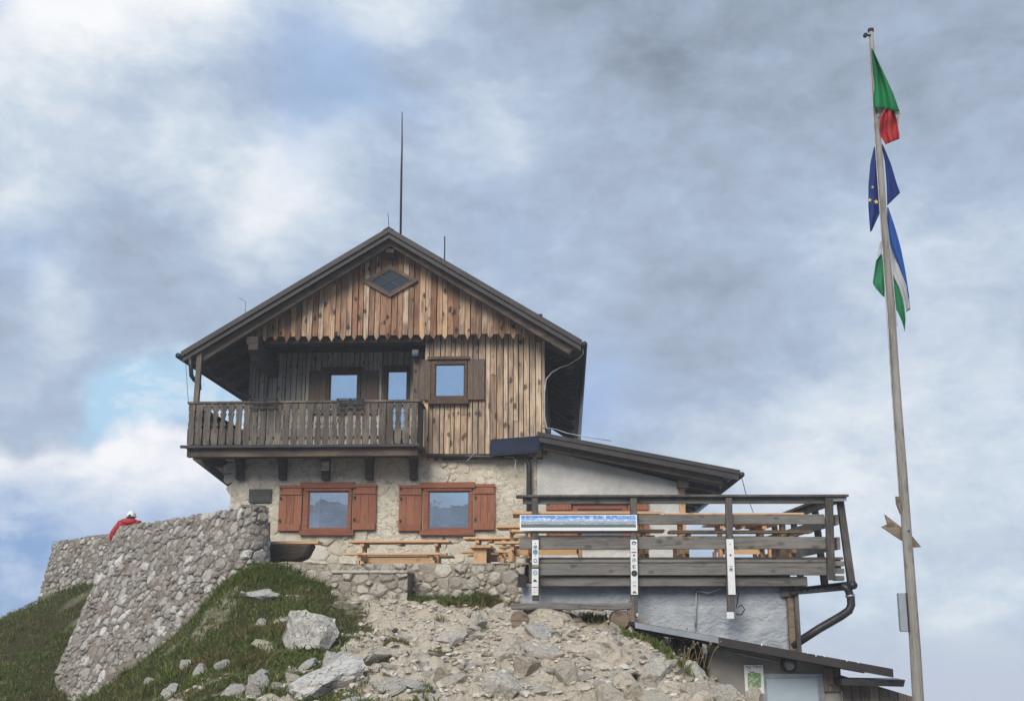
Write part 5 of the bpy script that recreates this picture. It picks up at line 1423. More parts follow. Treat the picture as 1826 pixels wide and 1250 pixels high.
cable([(S.u(x, y, .27), .27, S.z(x, y, .27)) for x, y in ((1280, 1157), (1330, 1168), (1397, 1182))], .010, 'pale conduit running to the round shed lamp', fr=S, name='conduit')
a, b, c, d = S.rect(1328, 1362, 1185, 1236, .25)
po = S.empty('poster', (a + b) / 2, .27, c); PO = ((a + b) / 2, .27, c)
MB().box(a, b, .255, .275, c, d).build('sheet', 'white', po, PO)
def mapmat():
    m, t, b_ = mat('poster_map'); v, _ = objcoord(t, False); n = t.noise(v, 14.0, 6.0, .65, .8); n2 = t.noise(v, 30.0, 4.0)
    t.put(b_.inputs['Base Color'], t.mix(t.mapr(n2, .52, .62, 0, .7), t.ramp(n, [(.3, (.06, .16, .05)), (.5, (.14, .28, .09)), (.7, (.30, .40, .22))]), (.62, .63, .52))); return m
M['map'] = mapmat()
w_, h_ = b - a, d - c
MB().prism([(a + w_ * .16, c + h_ * .20), (a + w_ * .5, c + h_ * .16), (a + w_ * .84, c + h_ * .22), (a + w_ * .86, c + h_ * .70), (a + w_ * .55, c + h_ * .74), (a + w_ * .45, c + h_ * .78), (a + w_ * .16, c + h_ * .70)], 1, .251, .254).build('map_print', 'map', po, PO)
for i, (k0, k1) in enumerate(((.08, .14), (.17, .19), (.21, .24), (.26, .30), (.33, .36), (.48, .53), (.61, .67), (.69, .72), (.74, .77), (.79, .82), (.84, .87), (.89, .91))):
    z0 = c + h_ * .91; MB().box(a + w_ * k0, a + w_ * k1, .251, .254, z0, z0 + h_ * (.045 if i in (0, 5, 6) else .028)).build('lettering', 'ink_dark', po, PO)
m = MB(); disc(m, a + w_ * .26, c + h_ * .82, .028, .251, hole=.6); m.build('emblem', 'ink_grey', po, PO)
tag(po, 'white poster with green map and dark heading on the shed wall', 'poster')
a, b, c, d = S.rect(1469, 1500, 1191, 1232, .24)
nt = S.empty('notice_board', (a + b) / 2, .26, c); NO = ((a + b) / 2, .26, c)
MB().box(a, b, .24, .27, c, d).build('board', 'shed_wood', nt, NO)
m = MB()
for i, (k, z) in enumerate(((.32, .25), (.45, .22), (.62, .26), (.8, .30))): m.box(a + (b - a) * k - .018, a + (b - a) * k + .018, .235, .239, c + (d - c) * z, c + (d - c) * z + .012)
m.build('carving', 'ink_dark', nt, NO)
tag(nt, 'wooden notice board with faint carving right of the shed window', 'sign')

# ------------------------------------------------------------------ flagpole and flags
DP = 14.0
pb, pt = P(1639, 1262, DP), P(1553, 57, DP)
pb = pb + (pb - pt).normalized() * .6
fp = bpy.data.objects.new('flagpole', None); link(fp); fp.location = pb
pv = pt - pb
def pole_at(py):
    """point on the pole's axis at a photo height"""
    lo, hi = 0.0, 1.0
    for _ in range(40):
        m = (lo + hi) / 2; q = pb + pv * m
        y = CY - FPX * (q.dot(UPV)) / q.dot(FWD)
        if y > py: lo = m
        else: hi = m
    return pb + pv * lo
prand = random.Random(2)
pts = [Vector((0, 0, 0)) + pv * k / 14 + Vector((prand.uniform(-.008, .008), prand.uniform(-.008, .008), 0)) * (0 < k < 14) for k in range(15)]
MB().tube(pts, [.074 - .042 * k / 14 for k in range(15)], 14).build('pole', 'pole', fp, smooth=True)
MB().tube([pv, pv + Vector((0, 0, .04))], [.042, .042], 12).build('cap', 'iron', fp)
MB().tube([pv + Vector((-.09, -.02, -.07)), pv + Vector((-.01, -.02, -.07))], .014, 8).build('pulley_arm', 'iron', fp)
MB().tube([pv + Vector((-.09, -.045, -.07)), pv + Vector((-.09, .0, -.07))], .03, 10).build('pulley', 'iron', fp)
rp = [pole_at(y) - pb + Vector((-.055 - .03 * k, -.05, 0)) for y, k in ((80, .9), (200, .4), (400, .5), (700, .8), (880, .9), (905, 1.0))]
MB().tube(rp, .006, 6).build('halyard', 'cable', fp)
q = pole_at(900) - pb; m = MB()
for i in range(4): m.tube([q + Vector((-.09 - .012 * i, -.06, .10)), q + Vector((-.10 - .01 * i, -.07, .0)), q + Vector((-.09, -.06, -.12)), q + Vector((-.075 + .006 * i, -.06, .0)), q + Vector((-.085, -.06, .10))], .007, 6)
m.build('rope_coil', 'log', fp)
q = pole_at(480) - pb; MB().tube([q + Vector((.03, -.03, .7)), q + Vector((.045, -.03, 0)), q + Vector((.05, -.03, -.8))], .006, 6).build('halyard', 'cable', fp)
tag(fp, 'tall tapering wooden flagpole right of the deck', 'flagpole')
# stones wedged at its foot are part of the ground rubble

def interp_poly(pts, n):
    pts = np.array(pts, float); s = np.r_[0, np.cumsum(np.hypot(*(pts[1:] - pts[:-1]).T))]; t = np.linspace(0, s[-1], n)
    return np.c_[np.interp(t, s, pts[:, 0]), np.interp(t, s, pts[:, 1])]
def cloth(name, m, left, right, D, rip, parent, seed=0, fold=3.0, n=26, k=14):
    """cloth hung between two edges (photo outlines), with folds in depth"""
    a, b = interp_poly(left, n), interp_poly(right, n); vs = []; fs = []
    for i in range(n):
        for j in range(k):
            t = j / (k - 1); x, y = a[i] * (1 - t) + b[i] * t
            d = D + rip * math.sin(t * fold * math.pi + seed + i * .08) + rip * .5 * math.sin(i * .35 + seed * 2 + t * 2)
            vs.append(tuple(P(x, y, d) - parent.location))
    for i in range(n - 1):
        for j in range(k - 1): q = i * k + j; fs.append((q, q + 1, q + k + 1, q + k))
    o = MB().add(vs, fs).build(name, m, parent, smooth=True)
    sm = o.modifiers.new('thickness', 'SOLIDIFY'); sm.thickness = .004
    return o
def flag(py, label):
    o = bpy.data.objects.new('flag', None); link(o); o.location = pole_at(py); return tag(o, label, 'flag', 'flags on the pole')
f1 = flag(90, 'topmost green, white and red flag hanging on the pole')
cloth('green_stripe', 'f_green', [(1553.5, 86), (1556, 120), (1557.5, 160), (1558, 192)], [(1556, 88), (1573, 124), (1592, 165), (1604.5, 199.5)], DP - .06, .05, f1, 1, 3.4)
cloth('white_stripe', 'f_white', [(1560, 189), (1562, 200), (1566, 212)], [(1577, 194), (1577, 204), (1572, 212)], DP - .02, .02, f1, 2, 2)
cloth('white_stripe', 'f_white', [(1590, 190), (1596, 205), (1600, 222)], [(1603, 192), (1609.5, 206), (1602, 223)], DP + .01, .02, f1, 3, 2)
cloth('red_stripe', 'f_red', [(1577, 194), (1569, 212), (1568.5, 240), (1579, 258)], [(1593, 196), (1599, 212), (1604, 240), (1604, 248)], DP - .03, .05, f1, 4, 3.6)
f2 = flag(265, 'middle navy blue flag with yellow stars wrapped round the pole')
cloth('cloth', 'f_blue', [(1559, 262), (1552, 290), (1548.5, 330), (1548.5, 370), (1551.5, 414)], [(1568, 262), (1569, 300), (1570, 345), (1569, 380), (1554, 412)], DP + .10, .03, f2, 1, 2)
cloth('cloth', 'f_blue', [(1571, 258), (1578, 290), (1581, 330), (1582, 367)], [(1574, 258), (1588, 292), (1598, 325), (1605, 344)], DP + .07, .03, f2, 2, 2)
for (x, y, s) in ((1551, 357, .030), (1562.5, 360, .036), (1556, 334, .022)):
    c = P(x, y, DP + .02); m = MB(); ptsx = []
    for i in range(10):
        a = math.pi / 2 + i * math.pi / 5; rr_ = s if i % 2 == 0 else s * .42; ptsx.append((c.x + rr_ * math.cos(a) - f2.location.x, c.z + rr_ * math.sin(a) - f2.location.z))
    m.prism(ptsx, 1, c.y - f2.location.y, c.y - f2.location.y + .004).build('star', 'f_star', f2)
f3 = flag(380, 'lowest blue, white and green flag hanging on the pole')
cloth('blue_stripe', 'f_sky', [(1582, 370), (1582, 420), (1597, 460), (1606, 482), (1617, 510), (1620.5, 530)], [(1583.5, 370), (1597, 410), (1607, 445), (1613, 475), (1618, 505), (1621.5, 532)], DP + .04, .025, f3, 1, 2)
cloth('white_stripe', 'f_white', [(1582, 422), (1584, 450), (1587, 486), (1603, 515), (1612, 540), (1616, 557)], [(1582.5, 421), (1595, 448), (1604, 480), (1616, 512), (1622, 538), (1623, 552)], DP + .06, .025, f3, 2, 2)
cloth('green_stripe', 'f_green2', [(1586, 486), (1588, 520), (1590, 543), (1600, 555), (1609, 575), (1613, 590)], [(1587.5, 485), (1602, 508), (1609, 530), (1613, 548), (1615, 568), (1613.5, 591)], DP + .05, .025, f3, 3, 2)
cloth('white_stripe', 'f_white', [(1569, 432), (1566, 448), (1564, 458)], [(1573, 430), (1572, 445), (1572, 456)], DP + .10, .01, f3, 1, 1)
cloth('green_stripe', 'f_green2', [(1570, 454), (1562, 465), (1556, 505), (1562, 515), (1572, 526)], [(1573, 454), (1575, 470), (1576, 500), (1577, 515), (1577, 530)], DP + .10, .02, f3, 5, 2)
# arrow signpost board and metal box on the pole
q = pole_at(947)
def pp(x, y, D): return P(x, y, D) - q
ar = bpy.data.objects.new('arrow_board', None); link(ar); ar.location = q; tag(ar, 'weathered wooden arrow board pointing down right on the flagpole', 'sign')
ol = [(1578, 917), (1604, 937), (1624, 952), (1643, 975), (1632, 976), (1626, 974), (1600, 958), (1572, 939), (1583, 934)]
m = MB(); a_ = [tuple(pp(x, y, DP + .105)) for x, y in ol]; b_ = [tuple(Vector(v) + Vector((0, .03, 0))) for v in a_]; n = len(ol)
m.add(a_ + b_, [tuple(range(n)), tuple(range(2 * n - 1, n - 1, -1))] + [(i, (i + 1) % n, n + (i + 1) % n, n + i) for i in range(n)])
m.build('board', 'log', ar); MB().tube([Vector((0, -.12, 0)), Vector((0, .13, 0))], .008, 6).build('bolt', 'iron', ar)
q = pole_at(1090); bxp = bpy.data.objects.new('metal_casing', None); link(bxp); bxp.location = q; tag(bxp, 'narrow grey metal casing strapped to the lower flagpole', 'casing')
c0, c1 = pp(1607, 1057, DP - .02), pp(1612, 1126, DP - .02)
MB().bar(c0, c1, .095, .075, (0, -1, 0)).build('casing', 'zinc', bxp, bevel=.01)
MB().bar(c0 + Vector((.052, .02, 0)), c1 + Vector((.052, .02, 0)), .02, .10, (0, -1, 0)).build('back_plate', 'gutter', bxp)
for k in (.15, .85):
    c = c0.lerp(c1, k); MB().bar(c + Vector((.03, .03, 0)), c + Vector((.13, .06, 0)), .02, .02).build('strap', 'iron', bxp)

# ------------------------------------------------------------------ hiker behind the wall
pw = P(231, 910, 24.9); zf = pw.z - 1.74
gz0 = float(terr(np.array([pw.x]), np.array([pw.y]))[0])
H_ = 1.74; zf = gz0; k_ = (pw.z - zf) / H_
def sk(x, y, z): return (x * k_, y * k_, z * k_)
J = {'pelvis': (0, 0, .93), 'waist': (.0, .02, 1.08), 'chest': (-.01, .05, 1.33), 'upper': (-.01, .08, 1.475), 'neck': (0, .11, 1.52), 'head0': (.0, .12, 1.56), 'head1': (.0, .13, 1.66),
     'shl': (-.18, .06, 1.465), 'ell': (-.33, .0, 1.22), 'wrl': (-.30, .20, 1.00), 'hal': (-.27, .28, .97),
     'shr': (.18, .06, 1.465), 'elr': (.27, .02, 1.13), 'wrr': (.22, .22, .98), 'har': (.20, .29, .96),
     'hil': (-.10, 0, .90), 'knl': (-.12, .04, .50), 'anl': (-.12, -.02, .09), 'tol': (-.13, .15, .04),
     'hir': (.10, 0, .90), 'knr': (.12, .04, .50), 'anr': (.12, -.02, .09), 'tor': (.13, .15, .04)}
RAD = {'pelvis': .155, 'waist': .15, 'chest': .165, 'upper': .14, 'neck': .062, 'head0': .075, 'head1': .088, 'shl': .10, 'ell': .078, 'wrl': .042, 'hal': .036, 'shr': .10, 'elr': .078, 'wrr': .042, 'har': .036,
       'hil': .10, 'knl': .068, 'anl': .048, 'tol': .042, 'hir': .10, 'knr': .068, 'anr': .048, 'tor': .042}
E = [('pelvis', 'waist'), ('waist', 'chest'), ('chest', 'upper'), ('upper', 'neck'), ('neck', 'head0'), ('head0', 'head1'), ('upper', 'shl'), ('shl', 'ell'), ('ell', 'wrl'), ('wrl', 'hal'), ('upper', 'shr'), ('shr', 'elr'), ('elr', 'wrr'), ('wrr', 'har'),
     ('pelvis', 'hil'), ('hil', 'knl'), ('knl', 'anl'), ('anl', 'tol'), ('pelvis', 'hir'), ('hir', 'knr'), ('knr', 'anr'), ('anr', 'tor')]
# five fingers on each hand
for s, w, h_ in ((-1, 'wrl', 'hal'), (1, 'wrr', 'har')):
    b0 = Vector(J[h_])
    for i, (dx, ln) in enumerate(((-.03, .075), (-.01, .085), (.01, .08), (.03, .065))):
        J[f'{h_}f{i}'] = tuple(b0 + Vector((dx, .035, -.005))); J[f'{h_}g{i}'] = tuple(b0 + Vector((dx * 1.2, .035 + ln * .6, -.03)))
        RAD[f'{h_}f{i}'] = .010; RAD[f'{h_}g{i}'] = .008; E += [(h_, f'{h_}f{i}'), (f'{h_}f{i}', f'{h_}g{i}')]
    J[f'{h_}t'] = tuple(b0 + Vector((-s * .045, .02, .0))); RAD[f'{h_}t'] = .010; E.append((h_, f'{h_}t'))
names = list(J); me = bpy.data.meshes.new('person'); me.from_pydata([sk(*J[n]) for n in names], [(names.index(a), names.index(b)) for a, b in E], [])
person = bpy.data.objects.new('person', me); link(person); person.location = (pw.x, pw.y, zf)
sm = person.modifiers.new('skin', 'SKIN')
for i, n in enumerate(names):
    sv = me.skin_vertices[0].data[i]; r_ = RAD[n] * k_; sv.radius = (r_ * (1.25 if n in ('chest', 'waist', 'pelvis') else 1), r_ * (.8 if n in ('chest', 'waist', 'pelvis') else 1)); sv.use_root = (n == 'pelvis')
person.modifiers.new('sub', 'SUBSURF').levels = 2; person.modifiers['sub'].render_levels = 2
dg = bpy.context.evaluated_depsgraph_get(); dg.update()
me2 = bpy.data.meshes.new_from_object(person.evaluated_get(dg)); person.modifiers.clear(); person.data = me2; me2.name = 'person'
me2.materials.clear()
for n in ('skin', 'jacket', 'trousers'): me2.materials.append(M[n])
for p in me2.polygons:
    z = p.center.z / k_; p.use_smooth = True
    arm = abs(p.center.x / k_) > .2
    p.material_index = 0 if ((z > 1.545 and abs(p.center.x / k_) < .10) or p.center.y / k_ > .24 and z > .9 and z < 1.1) else (1 if (z > .88 or arm) else 2)
hc = Vector(sk(0, .13, 1.655))
def dome(rx, ry, rz, zc, lo, n=18, m=8):
    b = MB(); vs = []; fs = []
    for i in range(m + 1):
        t = lo + (math.pi / 2 - lo) * i / m
        for j in range(n): a = 2 * math.pi * j / n; vs.append((hc.x + rx * math.cos(t) * math.cos(a), hc.y + ry * math.cos(t) * math.sin(a), zc + rz * math.sin(t)))
    for i in range(m):
        for j in range(n): fs.append((i * n + j, i * n + (j + 1) % n, (i + 1) * n + (j + 1) % n, (i + 1) * n + j))
    return b.add(vs, fs)
capo = dome(.100, .112, .115, hc.z - .02, -.15)
capo.prism([(hc.x - .085, hc.y + .09), (hc.x + .085, hc.y + .09), (hc.x + .07, hc.y + .19), (hc.x, hc.y + .21), (hc.x - .07, hc.y + .19)], 2, hc.z - .035, hc.z - .022)
capo.build('cap', 'cap', person, smooth=False)
dome(.096, .106, .10, hc.z - .045, -.9).build('hair', 'hair', person, smooth=True)
MB().prism([(hc.x - .035, hc.z - .03), (hc.x + .035, hc.z - .03), (hc.x + .028, hc.z - .004), (hc.x, hc.z + .006), (hc.x - .028, hc.z - .004)], 1, hc.y - .116, hc.y - .108).build('cap_gap', 'hair', person)
hood = MB(); cz = sk(0, .03, 1.545)
hood.tube([(cz[0] + .16 * math.cos(a), cz[1] + .09 * math.sin(a), cz[2] - .02 + .02 * math.sin(a)) for a in np.linspace(math.pi * 1.0, math.pi * 2.0, 9)], [.03, .045, .06, .068, .07, .068, .06, .045, .03], 10)
hood.build('hood', 'jacket', person, smooth=True)
# face (turned away from us): eyes, nose, mouth, ears
fy = hc.y + .085
MB().tube([(hc.x, fy, hc.z - .03), (hc.x, fy + .03, hc.z - .07), (hc.x, fy + .005, hc.z - .08)], [.008, .013, .008], 8).build('nose', 'skin', person, smooth=True)
for s in (-1, 1):
    MB().tube([(hc.x + s * .033, fy - .005, hc.z - .035), (hc.x + s * .033, fy + .006, hc.z - .035)], .011, 8).build('eye', 'hair', person, smooth=True)
    MB().tube([(hc.x + s * .088, hc.y - .01, hc.z - .03), (hc.x + s * .10, hc.y - .02, hc.z - .055), (hc.x + s * .09, hc.y - .012, hc.z - .085)], [.010, .016, .009], 8).build('ear', 'skin', person, smooth=True)
MB().box(hc.x - .025, hc.x + .025, fy - .004, fy + .006, hc.z - .112, hc.z - .102).build('mouth', 'f_red', person)
tag(person, 'hiker in red jacket and white cap behind the stone wall, back turned', 'person')

# ------------------------------------------------------------------ boulders: each its own thing
def boulder(px, py, wpx, hpx, seed, label, m='rock', rot=None, sub=4, depth=.9, sink=.32, cuts=12, tilt=0.0, rough=.07):
    g = on_ground(px, py); s = g.y / FPX / math.cos(TH) * 1.02
    v, f = rock_verts(sub, seed, cuts, rough, .30, .80, 2.2)
    fine = fbm(v[:, 0] * 5 + seed, v[:, 1] * 5, v[:, 2] * 5, 5, .6) * .07
    v = v + v * fine[:, None]
    o = link(bpy.data.objects.new('boulder', mesh_np('boulder', v, f, m, False)))
    w, h = wpx * s / 2, hpx * s / 2
    o.location = g + Vector((0, w * depth * .35, h * (1 - 2 * sink)))
    o.scale = (w, w * depth, h / (1 - sink * .8)); o.rotation_euler = (0, tilt, 0)
    return tag(o, label, 'rock')
BL_ = [(548, 1160, 92, 74, 1, 'largest white fissured boulder at the edge of the turf', 'rock_w', .12),
       (575, 1240, 150, 58, 2, 'long tilted white limestone slab at the bottom, left of centre', 'rock_w', -.38),
       (606, 1192, 62, 34, 3, 'grey-white layered rock just above the long tilted slab', 'rock_w', -.1),
       (655, 1190, 110, 36, 4, 'broad pale outcrop right of the layered rock', 'rock', -.25),
       (893, 1245, 62, 48, 5, 'rounded boulder with tan lower face at the bottom centre', 'rock', 0),
       (1166, 1218, 66, 48, 6, 'big pale boulder beside the turf strip at the right', 'rock', .1),
       (905, 1168, 56, 40, 7, 'pyramid-shaped pale rock in the middle of the stony path', 'rock', 0),
       (936, 1208, 50, 40, 8, 'blocky pale rock behind the rounded boulder', 'rock', .1),
       (1012, 1222, 44, 48, 9, 'tall upright pale rock in the lower centre', 'rock', 0),
       (692, 1240, 66, 34, 10, 'flat grey-white slab at the bottom, right of the long tilted slab', 'rock_w', .15),
       (800, 1148, 64, 28, 11, 'low flat grey rock in the upper middle of the path', 'rock', .05),
       (848, 1122, 32, 34, 12, 'small leaning pale rock below the terrace wall', 'rock', .5),
       (795, 1215, 44, 34, 13, 'squat grey rock left of the rounded boulder', 'rock', 0),
       (965, 1168, 62, 26, 14, 'flat tan slab right of the pyramid-shaped rock', 'rock', -.05),
       (965, 1115, 90, 34, 15, 'broken tan outcrop in front of the log bench', 'rock', .05),
       (1090, 1250, 50, 34, 16, 'square-edged pale block at the bottom right of centre', 'rock', 0),
       (1135, 1252, 44, 36, 17, 'split pale block at the bottom below the big right boulder', 'rock', 0),
       (1242, 1212, 46, 34, 18, 'knobbly pale rock on the right edge of the slope', 'rock', .2),
       (1290, 1246, 52, 26, 19, 'low tan rock at the right end of the slope below the shed', 'rock', 0),
       (1345, 1256, 30, 34, 20, 'upright tan rock in front of the poster', 'rock', 0),
       (1372, 1254, 52, 36, 21, 'dark grey-brown rock in front of the shed window', 'rstone', .3),
       (466, 1064, 62, 16, 22, 'long low cream rock in the turf at the upper left', 'rock_w', 0),
       (434, 1064, 22, 12, 31, 'small cream rock left of the long low turf rock', 'rock_w', 0),
       (463, 1120, 22, 20, 23, 'small round white rock in the green turf', 'rock_w', 0),
       (330, 1195, 20, 22, 24, 'small white rock low on the grass beside the retaining wall', 'rock_w', -.3),
       (356, 1202, 26, 22, 25, 'white rock in the lower left grass, nearest the retaining wall foot', 'rock_w', 0),
       (268, 1225, 26, 20, 26, 'pale pointed rock at the foot of the leaning wall', 'rock_w', -.4),
       (460, 1212, 40, 18, 27, 'flat white ledge in the lower left turf', 'rock_w', -.35),
       (455, 1242, 34, 44, 28, 'upright pale outcrop at the bottom left of the path', 'rock_w', .2),
       (520, 1222, 24, 24, 29, 'cream rock in the turf left of the long tilted slab', 'rock', 0),
       (1100, 1128, 24, 20, 30, 'yellowish rock beside the log posts', 'rock', 0),
       (300, 1240, 30, 22, 33, 'low white ledge in the grass near the bottom left corner of the path', 'rock_w', -.3),
       (395, 1190, 26, 14, 34, 'flat white stone in the turf below the big white boulder', 'rock_w', -.2),
       (415, 1240, 44, 22, 35, 'broken white ledge at the bottom edge, left of the upright outcrop', 'rock_w', -.3),
       (1655, 1262, 40, 44, 32, 'brown stone wedged at the foot of the flagpole', 'rstone', 0)]
for (x, y, w, h, sd, lb, mm_, tl) in BL_[:-1]: boulder(x, y, w, h, sd, lb, mm_, tilt=tl)

# rubble lying over the path
rr = random.Random(77)
meds = []
for i in range(18):
    v, f = rock_verts(3, 500 + i, 9, .10, .22, .75); meds.append(mesh_np('loose_rock', v, f, 'rock' if i % 6 else 'rock_w', False))
cand = []; tries = 0
cx = np.array([rr.uniform(-3.6, 2.9) for _ in range(6000)]); cyy = np.array([12.2 + 6.2 * rr.random() ** .8 for _ in range(6000)])
gmv = grass_mask(cx, cyy); czv = terr(cx, cyy)
num = 0
for x, y, gmk, z in zip(cx, cyy, gmv, czv):
    if num >= 290: break
    if rr.random() < gmk * .93: continue
    if x > 1.35 and y > 16.5 or x > .5 + (18.2 - y) * 1.6: continue
    s = .035 + .19 * rr.random() ** 2.4
    if any((x - a) ** 2 + (y - b) ** 2 < ((s + c) * .8) ** 2 for a, b, c in cand): continue
    cand.append((x, y, s)); num += 1
    o = bpy.data.objects.new('loose_rock', rr.choice(meds)); link(o)
    o.location = (x, y, z - s * .02); o.rotation_euler = (rr.uniform(-.35, .35), rr.uniform(-.35, .35), rr.uniform(0, 6.28))
    o.scale = (s * rr.uniform(.9, 1.5), s * rr.uniform(.8, 1.2), s * rr.uniform(.30, .65))
    tag(o, 'loose pale limestone rock among the rubble on the stony path', 'rock', 'loose rocks on the stony path')
# gravel and chips
NC = 13000
cx = rng.uniform(-4.4, 3.2, NC); cyy = rng.uniform(12.0, 18.6, NC); gmv = grass_mask(cx, cyy)
keep = (rng.random(NC) > gmv * 1.05) & ~((cx > 1.5) & (cyy > 16.4)) & (fbm(cx * 1.6, cyy * 1.6, 4.4, 3) > -.25); cx, cyy = cx[keep], cyy[keep]; czv = terr(cx, cyy)
CH = [rock_verts(1, 700 + i, 7, .1, .4, .85) for i in range(10)]
vs, fs = [], []; k = 0
for x, y, z in zip(cx, cyy, czv):
    v, f = CH[rr.randrange(10)]; s = .007 + .050 * rr.random() ** 3.6; a = rr.uniform(0, 6.28); c_, s_ = math.cos(a), math.sin(a)
    q = v * np.array([s * rr.uniform(1, 1.6), s, s * rr.uniform(.35, .8)]); q = np.c_[q[:, 0] * c_ - q[:, 1] * s_, q[:, 0] * s_ + q[:, 1] * c_, q[:, 2] + q[:, 0] * rr.uniform(-.3, .3)]
    vs.append(q + np.array([x, y, z + s * .15])); fs += [[j + k for j in g] for g in f]; k += len(v)
gr = link(bpy.data.objects.new('gravel', mesh_np('gravel', np.concatenate(vs), fs, 'rock_i'))); gr['kind'] = 'stuff'
tag(gr, 'pale limestone chips and gravel covering the stony path', 'gravel')

# ------------------------------------------------------------------ turf
def blades(xs, ys, zs, hs, seed, lean=.5, wd=.010):
    r = np.random.default_rng(seed); n = len(xs); a = r.uniform(0, 2 * np.pi, n); b = r.uniform(0, 2 * np.pi, n); ln = hs * lean * r.uniform(.3, 1.5, n); w = wd * r.uniform(.6, 1.4, n) * (.6 + hs / .12 * .4)
    dx, dy = np.cos(a) * w, np.sin(a) * w; ex, ey = np.cos(b) * ln, np.sin(b) * ln
    p = np.stack([np.c_[xs - dx, ys - dy, zs - .015], np.c_[xs + dx, ys + dy, zs - .015],
                  np.c_[xs - dx * .7 + ex * .35, ys - dy * .7 + ey * .35, zs + hs * .6], np.c_[xs + dx * .7 + ex * .35, ys + dy * .7 + ey * .35, zs + hs * .6],
                  np.c_[xs + ex, ys + ey, zs + hs * np.clip(1.05 - lean * .25, .5, 1)]], 1).reshape(-1, 3)
    i = np.arange(n)[:, None] * 5
    return p, np.concatenate([np.c_[i, i + 1, i + 3], np.c_[i, i + 3, i + 2], np.c_[i + 2, i + 3, i + 4]])
N = 230000
gx = np.concatenate([rng.uniform(-13.5, 3.2, N), rng.uniform(-5.2, 3.0, 90000)]); gy = np.concatenate([rng.uniform(12.0, 27.8, N), rng.uniform(12.0, 19.2, 90000)])
gk = grass_mask(gx, gy); clump = fbm(gx * 3.1, gy * 3.1, 2.0, 3)
keep = rng.random(len(gx)) < gk * np.clip(.75 + clump, .1, 1)
# not inside the walls or on the terrace
keep &= ~((gy > 19.35 - .0 * gx) & (gx > -4.4)) & ~((gx > -8.2) & (gy > 23.2 + (gx + 8.2) * -.85) & (gx < -4.3)) & ~((gx > 1.3) & (gy > 16.9))
gx, gy, clump = gx[keep], gy[keep], clump[keep]
gzv = terr(gx, gy)
wallprox = np.exp(-((gy - (18.75 - .17 * (gx + 3))) / .55) ** 2) * (gx > -5.2) * (gx < .3)
tallm = smooth01((fbm(gx * .8 + 9, gy * .8, 6.1, 3) - .05) / .5)
hs = (.028 + .04 * rng.random(len(gx)) ** 2) * (1 + .9 * np.clip(clump, 0, 1)) + .14 * wallprox * rng.random(len(gx)) ** 1.5 + .10 * tallm * rng.random(len(gx)) ** 2
p, f = blades(gx, gy, gzv, hs, 3, .75)
# longer tussocks, thick along the wall feet
NT_ = 2600; tx_ = rng.uniform(-12.5, -1.2, NT_); ty_ = rng.uniform(13.0, 26.5, NT_); tk = grass_mask(tx_, ty_) > .75
tk &= ~((ty_ > 19.2) & (tx_ > -4.4)) & ~((tx_ > -8.2) & (ty_ > 22.9 + (tx_ + 8.2) * -.85) & (tx_ < -4.3)) & (fbm(tx_ * .7, ty_ * .7, 12.0, 3) > -.1)
tx_, ty_ = tx_[tk], ty_[tk]
ex_ = rng.uniform(-5.0, -2.6, 260); ey_ = 18.75 - .17 * (ex_ + 3) + rng.normal(0, .22, 260) - .2; fx_ = rng.uniform(-2.6, .25, 160); fy_ = 18.05 + rng.normal(0, .12, 160) - .12 * (fx_ + 1)
tx_ = np.concatenate([tx_, ex_, fx_]); ty_ = np.concatenate([ty_, ey_, fy_])
nb2 = 22; bx_ = np.repeat(tx_, nb2) + rng.normal(0, .035, len(tx_) * nb2); by_ = np.repeat(ty_, nb2) + rng.normal(0, .035, len(tx_) * nb2)
hb = np.repeat(rng.uniform(.09, .22, len(tx_)), nb2) * rng.uniform(.5, 1.1, len(bx_))
p2_, f2_ = blades(bx_, by_, terr(bx_, by_), hb, 5, .95, .006)
f2_ = f2_ + len(p); p = np.concatenate([p, p2_]); f = np.concatenate([f, f2_])
def grassmat():
    m, t, b = mat('turf_blades')
    gi = t.new('ShaderNodeNewGeometry'); tcn = t.new('ShaderNodeTexCoord'); v = tcn.outputs['Object']
    n1 = t.noise(v, .9, 5.0, .6); n2 = t.noise(v, 5.0, 3.0); rpi = gi.outputs['Random Per Island']
    c = t.ramp(rpi, [(0, (.060, .098, .018)), (.45, (.105, .155, .032)), (.75, (.165, .185, .052)), (1, (.29, .25, .11))])
    c = t.mix(t.mapr(n1, .50, .64, 0, .8), c, t.mix(rpi, (.12, .090, .036), (.23, .175, .078)))
    c = t.mix(t.mapr(n2, .55, .7, 0, .4), c, (.035, .06, .014))
    t.put(b.inputs['Base Color'], c); b.inputs['Roughness'].default_value = .7; b.inputs['Specular IOR Level'].default_value = .2
    tr = t.new('ShaderNodeBsdfTranslucent'); t.put(tr.inputs[0], c); mx = t.new('ShaderNodeMixShader'); mx.inputs[0].default_value = .3; o = t.n['Material Output']
    t.l.new(b.outputs[0], mx.inputs[1]); t.l.new(tr.outputs[0], mx.inputs[2]); t.l.new(mx.outputs[0], o.inputs[0])
    return m
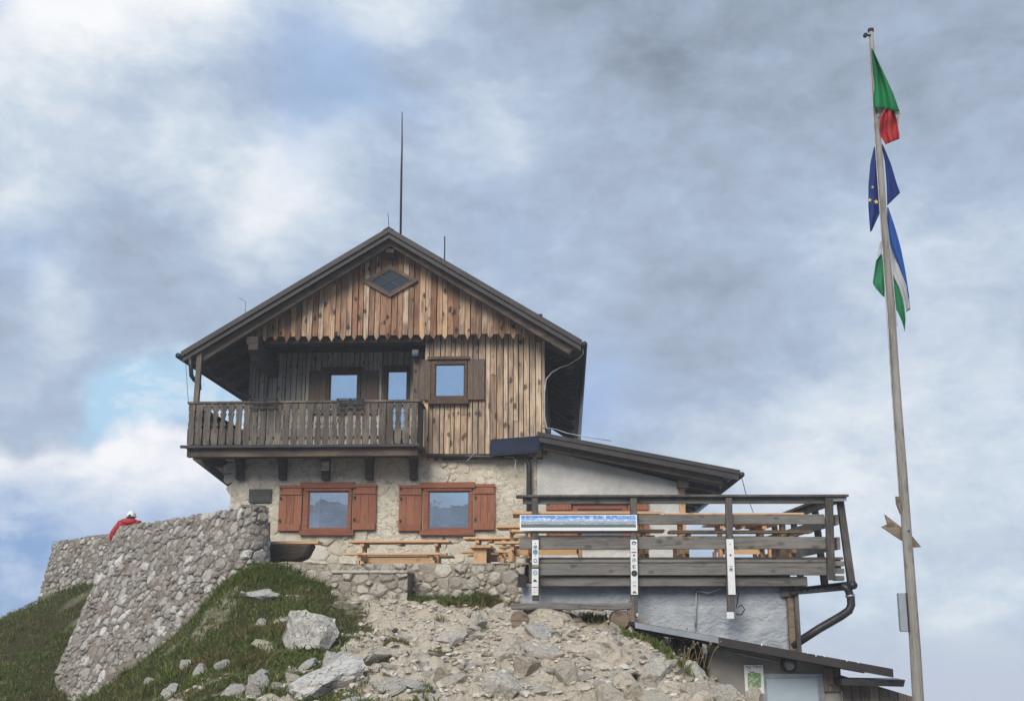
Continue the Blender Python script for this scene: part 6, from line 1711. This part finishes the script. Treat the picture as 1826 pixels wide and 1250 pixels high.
M['grass'] = grassmat()
gobj = link(bpy.data.objects.new('grass', mesh_np('grass', p, f, 'grass'))); gobj['kind'] = 'stuff'
tag(gobj, 'short green and straw-brown alpine turf on the slope', 'grass')
# dry weed plant by the shed roof
for (x, y, n_, sd, lb) in ((1190, 1160, 34, 1, 'tall dry weeds growing below the zinc edge of the shed roof'), (1228, 1185, 22, 2, 'dry weeds at the dark gap left of the shed wall')):
    g = on_ground(x, y); wd = bpy.data.objects.new('dry_weeds', None); link(wd); wd.location = g; r = random.Random(sd)
    m = MB(); hd = MB()
    for i in range(n_):
        b0 = Vector((r.uniform(-.28, .28), r.uniform(-.2, .25), -.05)); tip = b0 + Vector((r.uniform(-.12, .22), r.uniform(-.1, .1), r.uniform(.15, .36))); mid = b0.lerp(tip, .55) + Vector((0, 0, .05))
        m.tube([b0, mid, tip], [.006, .005, .003], 4)
        v, f = CH[i % 10]; s = r.uniform(.008, .018); hd.add([(tip.x + q[0] * s, tip.y + q[1] * s, tip.z + q[2] * s) for q in v], f)
    M.setdefault('weed', plain('dry_stalk', (.17, .125, .06), .9)); M.setdefault('weedh', plain('dry_seed_head', (.26, .20, .12), .95))
    m.build('stalks', 'weed', wd); hd.build('seed_heads', 'weedh', wd); tag(wd, lb, 'plant')

# ------------------------------------------------------------------ thin mist drifting over the summit
zlow = float(GZ.min()) - 1.0
hz = MB().box(-46, 42, -50, 53, zlow, 14.5).build('haze', 'white'); hz['kind'] = 'stuff'
hm = bpy.data.materials.new('mist_air'); hm.use_nodes = True; ht = hm.node_tree; ht.nodes.clear()
ho = ht.nodes.new('ShaderNodeOutputMaterial'); hv = ht.nodes.new('ShaderNodeVolumePrincipled')
hv.inputs['Color'].default_value = (.93, .95, 1.0, 1); hv.inputs['Density'].default_value = 0.0020; hv.inputs['Anisotropy'].default_value = 0.1
ht.links.new(hv.outputs[0], ho.inputs['Volume']); hz.data.materials.clear(); hz.data.materials.append(hm)
tag(hz, 'thin pale mist hanging over the summit and hut', 'mist')
